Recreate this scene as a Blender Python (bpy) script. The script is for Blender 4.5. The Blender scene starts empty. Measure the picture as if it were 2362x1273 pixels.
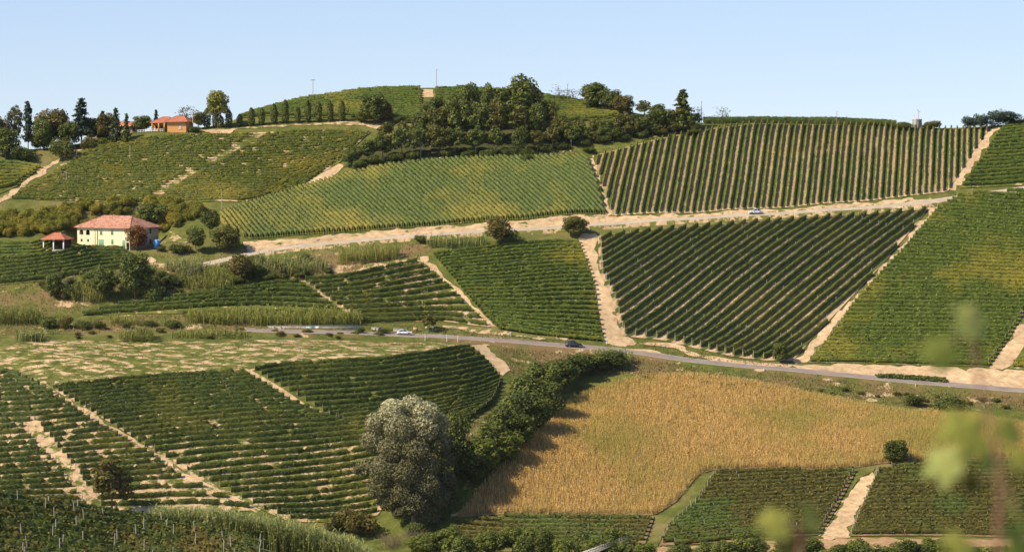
import bpy, math, random
import numpy as np
from mathutils import Vector, Matrix
from mathutils.geometry import delaunay_2d_cdt
R = math.radians
rng = np.random.default_rng(7)
SC = bpy.context.scene
COL = SC.collection
# ------------------------------------------------------------------ camera, sky, sun, exposure
cam = bpy.data.cameras.new('camera'); camo = bpy.data.objects.new('camera', cam); COL.objects.link(camo)
camo.location = (0, 0, 120.0)
camo.rotation_euler = (math.pi / 2 + math.atan((250.0 - 636.5) / 6698.0), 0, 0)
cam.sensor_width = 36.0; cam.lens = 36.0 * 6698.0 / 2362.0
cam.clip_start = .1; cam.clip_end = 9000
cam.dof.use_dof = True; cam.dof.focus_distance = 850; cam.dof.aperture_fstop = 2.8
SC.camera = camo
SUN_EL, SUN_AZ = R(44), R(66)            # the sun stands behind the camera, 66 degrees to its left
SUNV = Vector((-math.sin(SUN_AZ) * math.cos(SUN_EL), -math.cos(SUN_AZ) * math.cos(SUN_EL), math.sin(SUN_EL)))
w = bpy.data.worlds.new('World'); SC.world = w; w.use_nodes = True
nt = w.node_tree; nt.nodes.clear()
out = nt.nodes.new('ShaderNodeOutputWorld'); bg = nt.nodes.new('ShaderNodeBackground'); sky = nt.nodes.new('ShaderNodeTexSky')
sky.sky_type = 'NISHITA'; sky.sun_disc = False; sky.sun_elevation = SUN_EL; sky.sun_rotation = math.atan2(SUNV.x, SUNV.y)
sky.altitude = 300; sky.air_density = 1.0; sky.dust_density = .4; sky.ozone_density = 2.0
tc = nt.nodes.new('ShaderNodeTexCoord'); add = nt.nodes.new('ShaderNodeVectorMath'); add.operation = 'ADD'; add.inputs[1].default_value = (0, 0, .075)
nrmz = nt.nodes.new('ShaderNodeVectorMath'); nrmz.operation = 'NORMALIZE'
nt.links.new(tc.outputs['Generated'], add.inputs[0]); nt.links.new(add.outputs[0], nrmz.inputs[0]); nt.links.new(nrmz.outputs[0], sky.inputs['Vector'])
tint = nt.nodes.new('ShaderNodeMix'); tint.data_type = 'RGBA'; tint.blend_type = 'MULTIPLY'; tint.inputs[0].default_value = 1.0; tint.inputs[7].default_value = (1.0, .925, 1.0, 1)
nt.links.new(sky.outputs[0], tint.inputs[6]); nt.links.new(tint.outputs[2], bg.inputs[0]); bg.inputs[1].default_value = .113
nt.links.new(bg.outputs[0], out.inputs[0])
sl = bpy.data.lights.new('sun', 'SUN'); sl.energy = 4.4; sl.angle = R(.5); sl.color = (1.0, .875, .67)
so = bpy.data.objects.new('sun', sl); COL.objects.link(so); so.rotation_euler = SUNV.to_track_quat('Z', 'Y').to_euler(); so.location = (0, 0, 400)
SC.view_settings.view_transform = 'Standard'; SC.view_settings.look = 'None'; SC.view_settings.exposure = 0.5; SC.view_settings.gamma = 1.0
SC.render.engine = 'CYCLES'
SC.cycles.max_bounces = 5; SC.cycles.diffuse_bounces = 3; SC.cycles.transmission_bounces = 3
# ------------------------------------------------------------------ terrain
# The hillside is one smooth height field in metres. Surveyed points: (photo column, photo row, distance in metres) for
# points one can read off the slope, (x, y, z) for the ground that lies out of sight.
F = 6698.0; UC = 1181.0; VC = 636.5; CZ = 120.0
PITCH = math.atan((250.0 - VC) / F)
cP, sP = math.cos(PITCH), math.sin(PITCH)
def ray(u, v):
    a = (np.asarray(u, float) - UC) / F; b = (VC - np.asarray(v, float)) / F
    return a, cP - b * sP, sP + b * cP
def near(D):                                                         # the slopes are steep: the far half lies closer than it looks
    if D <= 722: return D
    return 722 + (D - 722) * .8 if D < 800 else 784.4 + (D - 800) * .56
def at(u, v, D):
    D = near(D)
    dx, dy, dz = ray(u, v)
    return np.array([dx / dy * D, D, CZ + dz / dy * D])
def proj(x, y, z):
    z = np.asarray(z) - CZ
    f = y * cP + z * sP; up = -y * sP + z * cP
    return UC + F * x / f, VC - F * up / f
SEEN = [
 # near vineyard knoll, bottom left
 (0,1152,432),(0,1273,410),(150,1172,436),(300,1200,440),(300,1290,416),(450,1225,446),(600,1262,440),(760,1310,432),(-150,1140,430),(150,1280,412),
 # lower left vineyards
 (600,1180,726),(400,1182,722),(200,1160,722),(0,1140,722),(-150,1140,722),(760,1195,728),(900,1195,728),
 (100,893,782),(0,850,800),(270,875,790),(400,878,790),(560,858,796),(640,845,800),(800,835,806),(950,828,812),(1080,803,834),
 (330,1030,752),(600,1010,756),(150,1030,752),(0,990,764),(830,1000,758),(830,910,784),(1000,930,782),(1150,905,800),(1165,868,815),
 (960,1204,722),(1060,1010,752),(1090,1090,738),
 # meadow and lower road
 (0,795,822),(300,800,824),(600,790,834),(850,790,842),(300,760,848),(0,765,846),(600,770,852),
 (700,768,856),(930,776,864),(1100,783,866),(1310,799,864),(1500,820,858),(1650,836,852),(1800,852,846),(2000,872,838),(2200,890,832),(2362,904,827),(2500,915,822),
 # corn slope
 (1180,1195,722),(1060,1192,722),(1500,1190,718),(1300,1192,720),(1620,1092,742),(1900,1085,742),(2080,1066,744),(2362,1062,742),
 (1400,880,822),(1600,860,838),(1800,878,830),(2000,905,822),(2200,930,814),(2362,945,808),(1300,930,800),(1400,1000,772),(1700,970,784),(2000,980,780),(2300,1000,768),
 # lower right vineyards
 (1500,1255,700),(1720,1253,696),(1900,1238,700),(2150,1240,698),(2362,1242,698),(1020,1240,712),(1250,1248,706),(2150,1150,720),(1800,1165,720),
 (1500,1300,690),(2000,1290,684),(2400,1290,684),(1000,1300,690),
 # mid field and the upper road
 (1440,778,880),(1600,805,872),(1760,832,862),(1850,835,860),(2100,840,856),(2290,846,852),(2362,850,850),
 (1378,538,968),(1340,548,966),(1600,520,976),(1800,505,982),(2000,492,990),(2145,480,996),
 (1400,660,918),(1700,660,922),(1900,650,928),(2000,610,942),(2200,640,930),(2362,640,930),(2362,500,990),(2200,520,978),
 (570,565,962),(700,555,964),(900,540,970),(1150,523,976),(1330,512,980),(1500,505,984),(1700,490,990),(1900,477,996),(2100,462,1002),(2362,433,1014),
 (1140,755,878),(985,600,938),(1000,745,880),(830,740,878),(690,650,914),(870,625,928),(1150,580,948),(1250,670,912),(1390,782,874),(900,680,904),
 (520,685,896),(350,700,890),(190,722,882),(600,715,886),(200,650,906),(0,660,904),(400,640,914),(560,620,926),(0,725,876),
 # house shelf and lower left
 (0,600,936),(200,600,936),(265,577,952),(340,575,954),(450,580,952),(150,560,958),(0,555,962),(100,555,962),(420,560,962),(0,640,918),
 # hazel orchard and upper left slope
 (0,520,986),(200,500,996),(400,495,998),(0,480,1006),(300,465,1014),(500,490,990),(20,450,1018),(350,440,1026),(0,375,1054),(100,385,1052),
 (150,365,1062),(300,380,1054),(300,320,1080),(450,310,1082),(600,310,1082),(600,380,1052),(700,420,1032),(790,385,1048),(700,300,1086),(850,305,1086),
 (350,303,1092),(430,300,1093),(200,330,1080),(60,345,1078),
 # centre field
 (575,552,970),(800,535,974),(1000,520,980),(1200,505,986),(1398,497,990),(600,462,1008),(800,402,1034),(1010,370,1046),(1200,362,1050),(1350,362,1048),
 (900,460,1006),(1150,440,1012),(1370,430,1012),(510,495,990),
 # wood and knoll
 (1000,350,1056),(1200,345,1058),(1000,300,1080),(1200,300,1080),(1400,315,1072),(1560,298,1078),(1450,285,1090),(1300,290,1086),
 (560,292,1094),(700,284,1095),(800,280,1096),(950,282,1094),(560,284,1106),(700,277,1107),(950,277,1106),
 (560,268,1116),(640,244,1130),(700,229,1140),(830,210,1152),(970,203,1158),(1090,205,1158),(1200,214,1152),(1330,233,1140),(1480,262,1118),
 (950,240,1132),(1150,250,1126),(760,252,1124),(1330,265,1116),
 # striped field and ridge
 (1408,500,990),(1600,493,992),(1800,481,998),(2000,466,1002),(2190,444,1010),(1362,358,1050),(1500,326,1062),(1620,301,1074),(1740,287,1082),(1900,288,1084),(2060,291,1084),(2290,294,1084),
 (1450,420,1018),(1700,390,1036),(2000,380,1042),(2240,370,1044),(2362,350,1052),(2330,291,1086),(2362,284,1090),(2450,280,1090),
 (1620,284,1098),(1850,285,1100),(2060,293,1096),(2250,293,1094),
]
def terrain_points():
    P = [at(*p) for p in SEEN]
    # behind the skyline the ground falls away; between the knoll and the far slope lies a fold
    for u, v, D in ((0,352,1092),(150,348,1092),(300,312,1105),(450,305,1108),(560,268,1122),(700,229,1146),(830,210,1158),(970,203,1166),(1090,205,1166),
                    (1200,214,1160),(1330,233,1150),(1480,262,1130),(1620,284,1106),(1850,285,1108),(2060,293,1104),(2300,293,1100),(2450,280,1100),(-150,352,1092)):
        p = at(u, v, D)
        for dy, dz in ((14, -3), (45, -16), (120, -45), (420, -95), (900, -105)):
            P.append(p + np.array([p[0] / p[1] * dy, dy, dz]))
    for u in (-150, 0, 200, 400, 600):
        P.append(at(u, 1150 + max(0, u) * .14, 470) - np.array([0, 0, 9])); P.append(at(u, 1180, 560) - np.array([0, 0, 14])); P.append(at(u, 1200, 650) - np.array([0, 0, 7]))
    P += [(-15,0,CZ-1.9),(15,0,CZ-1.9),(0,-60,CZ+4),(0,14,CZ-6),(0,50,CZ-15),(-30,120,CZ-30),(30,120,CZ-31),(-40,250,CZ-53),(50,250,CZ-60),(90,400,CZ-84),(10,400,CZ-72),
          (60,520,CZ-99),(150,520,CZ-102),(0,560,CZ-97),(0,620,CZ-104),(110,620,CZ-109),(200,300,CZ-75),(-200,300,CZ-50),(-250,600,CZ-98),(250,620,CZ-108),
          (-400,0,CZ-10),(400,0,CZ-20),(-500,700,CZ-80),(500,700,CZ-90),(-500,1000,CZ-30),(500,1000,CZ-22),(-600,1300,CZ-50),(600,1300,CZ-50)]
    return np.array(P, float)
def tps_fit(P, lam):
    n = len(P); X = P[:, :2] / 300.0
    d2 = ((X[:, None] - X[None]) ** 2).sum(-1)
    K = .5 * d2 * np.log(d2 + 1e-12) + lam * np.eye(n)
    T = np.c_[np.ones(n), X]
    A = np.block([[K, T], [T.T, np.zeros((3, 3))]])
    return X, np.linalg.solve(A, np.r_[P[:, 2], np.zeros(3)])
def tps_eval(model, x, y):
    X, w = model; out = np.empty(x.size); xs = np.c_[x.ravel(), y.ravel()] / 300.0
    for i in range(0, len(xs), 20000):
        q = xs[i:i + 20000]; d2 = ((q[:, None] - X[None]) ** 2).sum(-1)
        out[i:i + 20000] = (.5 * d2 * np.log(d2 + 1e-12)) @ w[:-3] + w[-3] + q @ w[-2:]
    return out.reshape(x.shape)
GX0, GX1, GY0, GY1, GS = -420.0, 420.0, -80.0, 1640.0, 4.0
gx = np.arange(GX0, GX1 + .1, GS); gy = np.arange(GY0, GY1 + .1, GS)
XX, YY = np.meshgrid(gx, gy)
HZ = tps_eval(tps_fit(terrain_points(), .0006), XX, YY)
def level(cx, cy, z, r, soft):
    """cut a building plot into the slope"""
    d = np.hypot(XX - cx, YY - cy); k = np.clip((r + soft - d) / soft, 0, 1); k = k * k * (3 - 2 * k); HZ[:] = HZ * (1 - k) + z * k
def hgt(x, y):
    x = np.asarray(x, float); y = np.asarray(y, float)
    fx = np.clip((x - GX0) / GS, 0, len(gx) - 1.001); fy = np.clip((y - GY0) / GS, 0, len(gy) - 1.001)
    i = fx.astype(int); j = fy.astype(int); fx = fx - i; fy = fy - j
    return (HZ[j, i] * (1 - fx) + HZ[j, i + 1] * fx) * (1 - fy) + (HZ[j + 1, i] * (1 - fx) + HZ[j + 1, i + 1] * fx) * fy
YS = np.arange(330.0, 1400.0, 1.0)
def hit(u, v, y0=500.0):
    """first ground point seen at a photo position"""
    dx, dy, dz = ray(float(u), float(v)); a = dx / dy; b = dz / dy
    for dv in range(40):
        ys = YS[YS >= y0]
        g = CZ + b * ys - hgt(a * ys, ys)
        k = np.argmax(g <= 0)
        if g[k] <= 0:
            y = ys[k] if k == 0 else ys[k - 1] + g[k - 1] / (g[k - 1] - g[k])
            return np.array([a * y, y, hgt(a * y, y)])
        dx, dy, dz = ray(float(u), float(v) + 1.0 * (dv + 1)); b = dz / dy   # above the skyline: step down to it
    raise ValueError(('no ground', u, v))
_c = hit(299, 578); level(_c[0] - 5.5, _c[1] + 13.0, _c[2] + .1, 12.0, 4.5)
def hits(pts, y0=500.0): return np.array([hit(u, v, y0) for u, v in pts])
# ------------------------------------------------------------------ mesh and material helpers
class Geo:
    def __init__(s): s.V = []; s.n = 0; s.F = []; s.R = []; s.M = []
    def add(s, verts, faces, rnd=None, mat=0):
        """verts (n,3); faces (m,k) all of one size; rnd one value per face"""
        verts = np.asarray(verts, np.float64).reshape(-1, 3); faces = np.asarray(faces, np.int64)
        if faces.size == 0: return s
        s.V.append(verts); s.F.append(faces + s.n); s.n += len(verts)
        m = len(faces); s.R.append(np.full(m, .5) if rnd is None else np.broadcast_to(np.asarray(rnd, float), (m,))); s.M.append(np.full(m, mat))
        return s
    def quads(s, C, A, B, rnd=None, mat=0):
        """cards: centre C, half axes A and B, all (n,3)"""
        n = len(C)
        if n == 0: return s
        V = np.stack([C - A - B, C + A - B, C + A * .55 + B, C - A * .55 + B], 1).reshape(-1, 3)
        return s.add(V, np.arange(4 * n).reshape(n, 4), rng.random(n) if rnd is None else rnd, mat)
    def mesh(s, name, smooth=False):
        me = bpy.data.meshes.new(name)
        V = np.concatenate(s.V); me.vertices.add(len(V)); me.vertices.foreach_set('co', V.astype(np.float32).ravel())
        loops = np.concatenate([f.ravel() for f in s.F]); sizes = np.concatenate([np.full(len(f), f.shape[1]) for f in s.F])
        me.loops.add(len(loops)); me.loops.foreach_set('vertex_index', loops.astype(np.int32))
        me.polygons.add(len(sizes)); me.polygons.foreach_set('loop_start', np.r_[0, np.cumsum(sizes)[:-1]].astype(np.int32))
        me.polygons.foreach_set('material_index', np.concatenate(s.M).astype(np.int32))
        me.update(calc_edges=True)
        a = me.attributes.new('rnd', 'FLOAT', 'FACE'); a.data.foreach_set('value', np.concatenate(s.R).astype(np.float32))
        if smooth: me.polygons.foreach_set('use_smooth', np.ones(len(sizes), bool))
        return me
    def build(s, name, mats, parent=None, loc=None, rot=None, smooth=False):
        me = s.mesh(name, smooth)
        for m in (mats if isinstance(mats, (list, tuple)) else [mats]): me.materials.append(m)
        return link(name, me, parent, loc, rot)
def link(name, data, parent=None, loc=None, rot=None, scale=None):
    o = bpy.data.objects.new(name, data); COL.objects.link(o)
    if parent is not None: o.parent = parent
    if loc is not None: o.location = loc
    if rot is not None: o.rotation_euler = rot
    if scale is not None: o.scale = scale
    return o
def thing(o, label, cat, group=None, kind=None):
    o['label'] = label
    if cat: o['category'] = cat
    if group: o['group'] = group
    if kind: o['kind'] = kind
    return o
def empty(name, loc, label, cat, group=None, rz=0):
    return thing(link(name, None, None, loc, (0, 0, rz)), label, cat, group)
def box(g, c, size, rz=0, mat=0, tilt=None):
    v = np.array([[x, y, z] for x in (-.5, .5) for y in (-.5, .5) for z in (-.5, .5)]) * np.asarray(size, float)
    if tilt is not None: v = v @ np.array(Matrix.Rotation(tilt[1], 3, tilt[0])).T
    co, si = math.cos(rz), math.sin(rz)
    v = np.c_[v[:, 0] * co - v[:, 1] * si, v[:, 0] * si + v[:, 1] * co, v[:, 2]] + np.asarray(c, float)
    return g.add(v, [[0, 1, 3, 2], [4, 6, 7, 5], [0, 4, 5, 1], [2, 3, 7, 6], [0, 2, 6, 4], [1, 5, 7, 3]], mat=mat)
def tube(g, P, r, n=6, mat=0, cap=True):
    P = np.asarray(P, float); r = np.broadcast_to(np.asarray(r, float), (len(P),)); V = []
    for i in range(len(P)):
        t = P[min(i + 1, len(P) - 1)] - P[max(i - 1, 0)]; t = t / (np.linalg.norm(t) + 1e-9)
        a = np.cross(t, [0, 0, 1.0] if abs(t[2]) < .9 else [1.0, 0, 0]); a /= np.linalg.norm(a); b = np.cross(t, a)
        th = np.arange(n) * 2 * math.pi / n
        V.append(P[i] + r[i] * (np.cos(th)[:, None] * a + np.sin(th)[:, None] * b))
    V = np.concatenate(V); Fq = []
    for i in range(len(P) - 1):
        for k in range(n): Fq.append([i * n + k, i * n + (k + 1) % n, (i + 1) * n + (k + 1) % n, (i + 1) * n + k])
    g.add(V, Fq, mat=mat)
    if cap: g.add(V[-n:], [list(range(n))], mat=mat); g.add(V[:n], [list(range(n))[::-1]], mat=mat)
    return g
def unit(v): return v / (np.linalg.norm(v, axis=-1, keepdims=True) + 1e-9)
def cards(g, C, N, size, mat=0, rnd=None, aspect=1.25):
    """leaf cards at C, facing N"""
    n = len(C)
    if n == 0: return
    N = unit(N); T = unit(np.cross(N, rng.normal(size=(n, 3)))); B = np.cross(N, T)
    sz = np.broadcast_to(np.asarray(size, float), (n,))[:, None] * .5
    g.quads(C, T * sz, B * sz * aspect, rnd, mat)

def newmat(name):
    m = bpy.data.materials.new(name); m.use_nodes = True; nt = m.node_tree; nt.nodes.clear()
    o = nt.nodes.new('ShaderNodeOutputMaterial'); b = nt.nodes.new('ShaderNodeBsdfPrincipled')
    nt.links.new(b.outputs[0], o.inputs[0]); b.inputs['Roughness'].default_value = .8; b.inputs['Specular IOR Level'].default_value = .2
    return m, nt, b, o
def ramp(nt, stops, interp='LINEAR'):
    r = nt.nodes.new('ShaderNodeValToRGB'); r.color_ramp.interpolation = interp; e = r.color_ramp.elements
    while len(e) < len(stops): e.new(.5)
    for k, (p, c) in enumerate(stops): e[k].position = p; e[k].color = (*c[:3], 1) if not isinstance(c, (int, float)) else (c, c, c, 1)
    return r
def noise(nt, scale, detail=3, rough=.55, vec=None, dist=0.0):
    n = nt.nodes.new('ShaderNodeTexNoise'); n.inputs['Scale'].default_value = scale; n.inputs['Detail'].default_value = detail
    n.inputs['Roughness'].default_value = rough; n.inputs['Distortion'].default_value = dist
    if vec is None: vec = nt.nodes.new('ShaderNodeNewGeometry').outputs['Position']
    nt.links.new(vec, n.inputs['Vector']); return n
def mixc(nt, fac, a, b, mode='MIX'):
    m = nt.nodes.new('ShaderNodeMix'); m.data_type = 'RGBA'; m.blend_type = mode
    for inp, val in ((m.inputs[0], fac), (m.inputs[6], a), (m.inputs[7], b)):
        if hasattr(val, 'links'): nt.links.new(val, inp)
        elif isinstance(val, (int, float)): inp.default_value = val
        else: inp.default_value = (*val[:3], 1)
    return m.outputs[2]
def mathn(nt, op, a, b=None, c=None):
    m = nt.nodes.new('ShaderNodeMath'); m.operation = op
    for inp, val in zip(m.inputs, (a, b, c)):
        if val is None: continue
        if hasattr(val, 'links'): nt.links.new(val, inp)
        else: inp.default_value = val
    return m.outputs[0]
def plain(name, col, rough=.7, spec=.2, var=.0, scale=3.0, metal=0.0):
    m, nt, b, o = newmat(name); b.inputs['Roughness'].default_value = rough; b.inputs['Specular IOR Level'].default_value = spec; b.inputs['Metallic'].default_value = metal
    if var:
        n = noise(nt, scale, 4); c = np.array(col)
        r = ramp(nt, [(.3, tuple(c * (1 - var))), (.7, tuple(np.minimum(c * (1 + var), 1)))]); nt.links.new(n.outputs[0], r.inputs[0]); nt.links.new(r.outputs[0], b.inputs['Base Color'])
    else: b.inputs['Base Color'].default_value = (*col, 1)
    return m
def leafmat(name, dark, mid, light, patch=None, patch_amt=.5, patch_scale=.035, transl=.25, rough=.6, spec=.25, lo=.5, hi=.66):
    """foliage: each leaf its own tone, patches of a second tone spread over whole stands"""
    m, nt, b, o = newmat(name)
    at_ = nt.nodes.new('ShaderNodeAttribute'); at_.attribute_name = 'rnd'
    r = ramp(nt, [(0.0, dark), (.5, mid), (1.0, light)]); nt.links.new(at_.outputs['Fac'], r.inputs[0]); c = r.outputs[0]
    if patch:
        n = noise(nt, patch_scale, 5, .62); f = ramp(nt, [(lo, 0.0), (hi, patch_amt)]); nt.links.new(n.outputs[0], f.inputs[0])
        c = mixc(nt, f.outputs[0], c, patch)
    nt.links.new(c, b.inputs['Base Color']); b.inputs['Roughness'].default_value = rough; b.inputs['Specular IOR Level'].default_value = spec
    if transl:
        t = nt.nodes.new('ShaderNodeBsdfTranslucent'); nt.links.new(c, t.inputs[0]); mx = nt.nodes.new('ShaderNodeMixShader'); mx.inputs[0].default_value = transl
        nt.links.new(b.outputs[0], mx.inputs[1]); nt.links.new(t.outputs[0], mx.inputs[2]); nt.links.new(mx.outputs[0], o.inputs[0])
    return m
SOIL_A, SOIL_B, SOIL_C = (.38, .25, .135), (.56, .395, .225), (.70, .515, .315)
GR_A, GR_B, GR_C = (.064, .080, .018), (.115, .132, .028), (.215, .195, .055)
def soilmat(name, a=SOIL_A, b_=SOIL_B, c=SOIL_C, grass=0.0, gscale=.12, stretch=None):
    """bare marl with clods, tufts of grass over a given share of it"""
    m, nt, b, o = newmat(name); b.inputs['Roughness'].default_value = .95; b.inputs['Specular IOR Level'].default_value = .05
    n = noise(nt, .5, 6, .65); r = ramp(nt, [(.3, a), (.5, b_), (.72, c)]); nt.links.new(n.outputs[0], r.inputs[0]); col = r.outputs[0]
    nl = noise(nt, .07, 3, .6); rl = ramp(nt, [(.3, .80), (.65, 1.08)]); nt.links.new(nl.outputs[0], rl.inputs[0]); col = mixc(nt, 1.0, col, rl.outputs[0], 'MULTIPLY')
    if grass > 0:
        vec = None
        if stretch:
            mp = nt.nodes.new('ShaderNodeMapping'); mp.inputs['Scale'].default_value = stretch[0]; mp.inputs['Rotation'].default_value = (0, 0, stretch[1])
            nt.links.new(nt.nodes.new('ShaderNodeNewGeometry').outputs['Position'], mp.inputs[0]); vec = mp.outputs[0]
        n2 = noise(nt, gscale, 6, .68, vec); t = .5 + (.5 - grass) * .42
        f = ramp(nt, [(t - .035, 0.0), (t + .035, 1.0)]); nt.links.new(n2.outputs[0], f.inputs[0])
        n3 = noise(nt, .35, 4, .6); g = ramp(nt, [(.3, GR_A), (.52, GR_B), (.75, GR_C)]); nt.links.new(n3.outputs[0], g.inputs[0])
        col = mixc(nt, f.outputs[0], col, g.outputs[0])
    nt.links.new(col, b.inputs['Base Color'])
    bp = nt.nodes.new('ShaderNodeBump'); bp.inputs['Strength'].default_value = .5; bp.inputs['Distance'].default_value = .25
    nb = noise(nt, 1.3, 5, .7); nt.links.new(nb.outputs[0], bp.inputs['Height']); nt.links.new(bp.outputs[0], b.inputs['Normal'])
    return m
def grassmat(name, a=GR_A, b_=GR_B, c=GR_C, dry=(.26, .20, .085), dry_amt=.7, lo=.5, hi=.68, soil=0.0):
    m, nt, b, o = newmat(name); b.inputs['Roughness'].default_value = .9; b.inputs['Specular IOR Level'].default_value = .08
    n = noise(nt, .3, 6, .68); r = ramp(nt, [(.28, a), (.5, b_), (.75, c)]); nt.links.new(n.outputs[0], r.inputs[0])
    n2 = noise(nt, .045, 5, .62, dist=.4); f = ramp(nt, [(lo, 0.0), (hi, dry_amt)]); nt.links.new(n2.outputs[0], f.inputs[0])
    col = mixc(nt, f.outputs[0], r.outputs[0], dry)
    if soil:
        n4 = noise(nt, .16, 5, .66); f4 = ramp(nt, [(.62 - .1 * soil, 0.0), (.67 - .1 * soil, 1.0)]); nt.links.new(n4.outputs[0], f4.inputs[0])
        col = mixc(nt, f4.outputs[0], col, SOIL_B)
    nt.links.new(col, b.inputs['Base Color'])
    bp = nt.nodes.new('ShaderNodeBump'); bp.inputs['Strength'].default_value = .7; bp.inputs['Distance'].default_value = .5
    nb = noise(nt, 1.6, 5, .7); nt.links.new(nb.outputs[0], bp.inputs['Height']); nt.links.new(bp.outputs[0], b.inputs['Normal'])
    return m
def stripemat(name, nrm, off, period, under, a, b2, amt=.75):
    """ground between vine rows: a strip of one kind, then of the other; bare earth under the vines"""
    m, nt, b, o = newmat(name); b.inputs['Roughness'].default_value = .95; b.inputs['Specular IOR Level'].default_value = .05
    pos = nt.nodes.new('ShaderNodeNewGeometry').outputs['Position']
    d = nt.nodes.new('ShaderNodeVectorMath'); d.operation = 'DOT_PRODUCT'; nt.links.new(pos, d.inputs[0]); d.inputs[1].default_value = (nrm[0], nrm[1], 0)
    x = mathn(nt, 'DIVIDE', mathn(nt, 'SUBTRACT', d.outputs['Value'], off), period)
    fr = mathn(nt, 'FRACT', x); half = mathn(nt, 'FRACT', mathn(nt, 'MULTIPLY', x, .5))
    dist = mathn(nt, 'MINIMUM', fr, mathn(nt, 'SUBTRACT', 1.0, fr))
    n = noise(nt, .6, 5, .65); wob = mathn(nt, 'MULTIPLY', mathn(nt, 'SUBTRACT', n.outputs[0], .5), .22)
    fu = ramp(nt, [(.17, 1.0), (.24, 0.0)]); nt.links.new(mathn(nt, 'ADD', dist, wob), fu.inputs[0])
    n2 = noise(nt, .05, 4, .6); which = mathn(nt, 'ADD', mathn(nt, 'GREATER_THAN', half, .5), mathn(nt, 'MULTIPLY', mathn(nt, 'SUBTRACT', n2.outputs[0], .5), 3.0))
    fw = ramp(nt, [(.35, 0.0), (.65, amt)]); nt.links.new(which, fw.inputs[0])
    n3 = noise(nt, .9, 5, .7); lumps = ramp(nt, [(.25, .72), (.75, 1.25)]); nt.links.new(n3.outputs[0], lumps.inputs[0])
    c = mixc(nt, fw.outputs[0], a, b2); c = mixc(nt, fu.outputs[0], c, under); c = mixc(nt, 1.0, c, lumps.outputs[0], 'MULTIPLY')
    nt.links.new(c, b.inputs['Base Color'])
    bp = nt.nodes.new('ShaderNodeBump'); bp.inputs['Strength'].default_value = .5; bp.inputs['Distance'].default_value = .3
    nt.links.new(n3.outputs[0], bp.inputs['Height']); nt.links.new(bp.outputs[0], b.inputs['Normal'])
    return m
# ------------------------------------------------------------------ draped sheets, polygons, rows
def inside(P, poly):
    x, y = P[:, 0], P[:, 1]; r = np.zeros(len(P), bool); n = len(poly)
    for i in range(n):
        (x1, y1), (x2, y2) = poly[i], poly[(i + 1) % n]
        if y1 == y2: continue
        c = ((y1 > y) != (y2 > y)) & (x < (x2 - x1) * (y - y1) / (y2 - y1) + x1); r ^= c
    return r
def resample(P, step):
    P = np.asarray(P, float); d = np.r_[0, np.cumsum(np.linalg.norm(np.diff(P, axis=0), axis=1))]
    n = max(2, int(round(d[-1] / step)) + 1); s = np.linspace(0, d[-1], n)
    return np.c_[[np.interp(s, d, P[:, k]) for k in range(P.shape[1])]].T, s
def world(px, y0=500.0): return hits(px, y0)[:, :2]
LIFT = [.05]
def drape(name, px, mat, label, cat=None, y0=500.0, grid=4.0, rough=.0, kind='structure', smooth=True):
    """a sheet lying on the ground inside an outline surveyed in the photograph"""
    poly = world(px, y0)
    B, _ = resample(np.vstack([poly, poly[:1]]), 1.4); B = B[:-1]
    if rough:
        k = rng.normal(size=(len(B), 2)); B = B + rough * .5 * (k + np.roll(k, 1, 0))
    lo, hi_ = poly.min(0), poly.max(0)
    q = np.stack(np.meshgrid(np.arange(lo[0], hi_[0], grid), np.arange(lo[1], hi_[1], grid)), -1).reshape(-1, 2); q = q + rng.uniform(-.3, .3, q.shape) * grid
    q = q[inside(q, B)]
    pts = [Vector(p) for p in np.vstack([B, q])]; n = len(B)
    v, e, f, *_ = delaunay_2d_cdt(pts, [], [list(range(n))], 1, 1e-4)
    v = np.array([(p.x, p.y) for p in v]); f = np.array([t for t in f if len(t) == 3])
    LIFT[0] += .004
    a = v[f[:, 1]] - v[f[:, 0]]; b = v[f[:, 2]] - v[f[:, 0]]; flip = (a[:, 0] * b[:, 1] - a[:, 1] * b[:, 0]) < 0; f[flip] = f[flip][:, ::-1]
    g = Geo(); g.add(np.c_[v, hgt(v[:, 0], v[:, 1]) + LIFT[0]], f)
    o = g.build(name, mat, smooth=smooth); thing(o, label, cat, kind=kind); return o
def centreline(px):
    P, _ = resample(world(px), 3.0)
    for _ in range(8): P[1:-1] = (P[:-2] + 2 * P[1:-1] + P[2:]) / 4
    return P
def strip(name, P, offs, mats, midx, label, lift=.12, bank=1.0, skirt=0.0, kind='structure'):
    """a road: cross section at the given offsets from the centre line, flatter than the slope it crosses, earth skirts at its sides"""
    t = unit(np.gradient(P, axis=0)); nr = np.c_[-t[:, 1], t[:, 0]]; zc = hgt(P[:, 0], P[:, 1]); V = []
    lat = list(offs); zs = []
    for o_ in lat:
        q = P + nr * o_; z = zc + bank * (hgt(q[:, 0], q[:, 1]) - zc) + lift; V.append(np.c_[q, z])
    if skirt:
        for o_, k in ((lat[0] - skirt, 0), (lat[-1] + skirt, len(V))):
            q = P + nr * o_; V.insert(k if k == 0 else len(V), np.c_[q, hgt(q[:, 0], q[:, 1]) - .1])
    V = np.stack(V, 1); n, k = V.shape[:2]; idx = np.arange(n * k).reshape(n, k); g = Geo(); g.V = [V.reshape(-1, 3)]; g.n = n * k
    for j in range(k - 1):
        Fq = np.stack([idx[:-1, j + 1], idx[:-1, j], idx[1:, j], idx[1:, j + 1]], -1); g.F.append(Fq); g.R.append(np.full(len(Fq), .5)); g.M.append(np.full(len(Fq), midx[j]))
    o = g.build(name, mats); thing(o, label, None, kind=kind); return o
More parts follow.
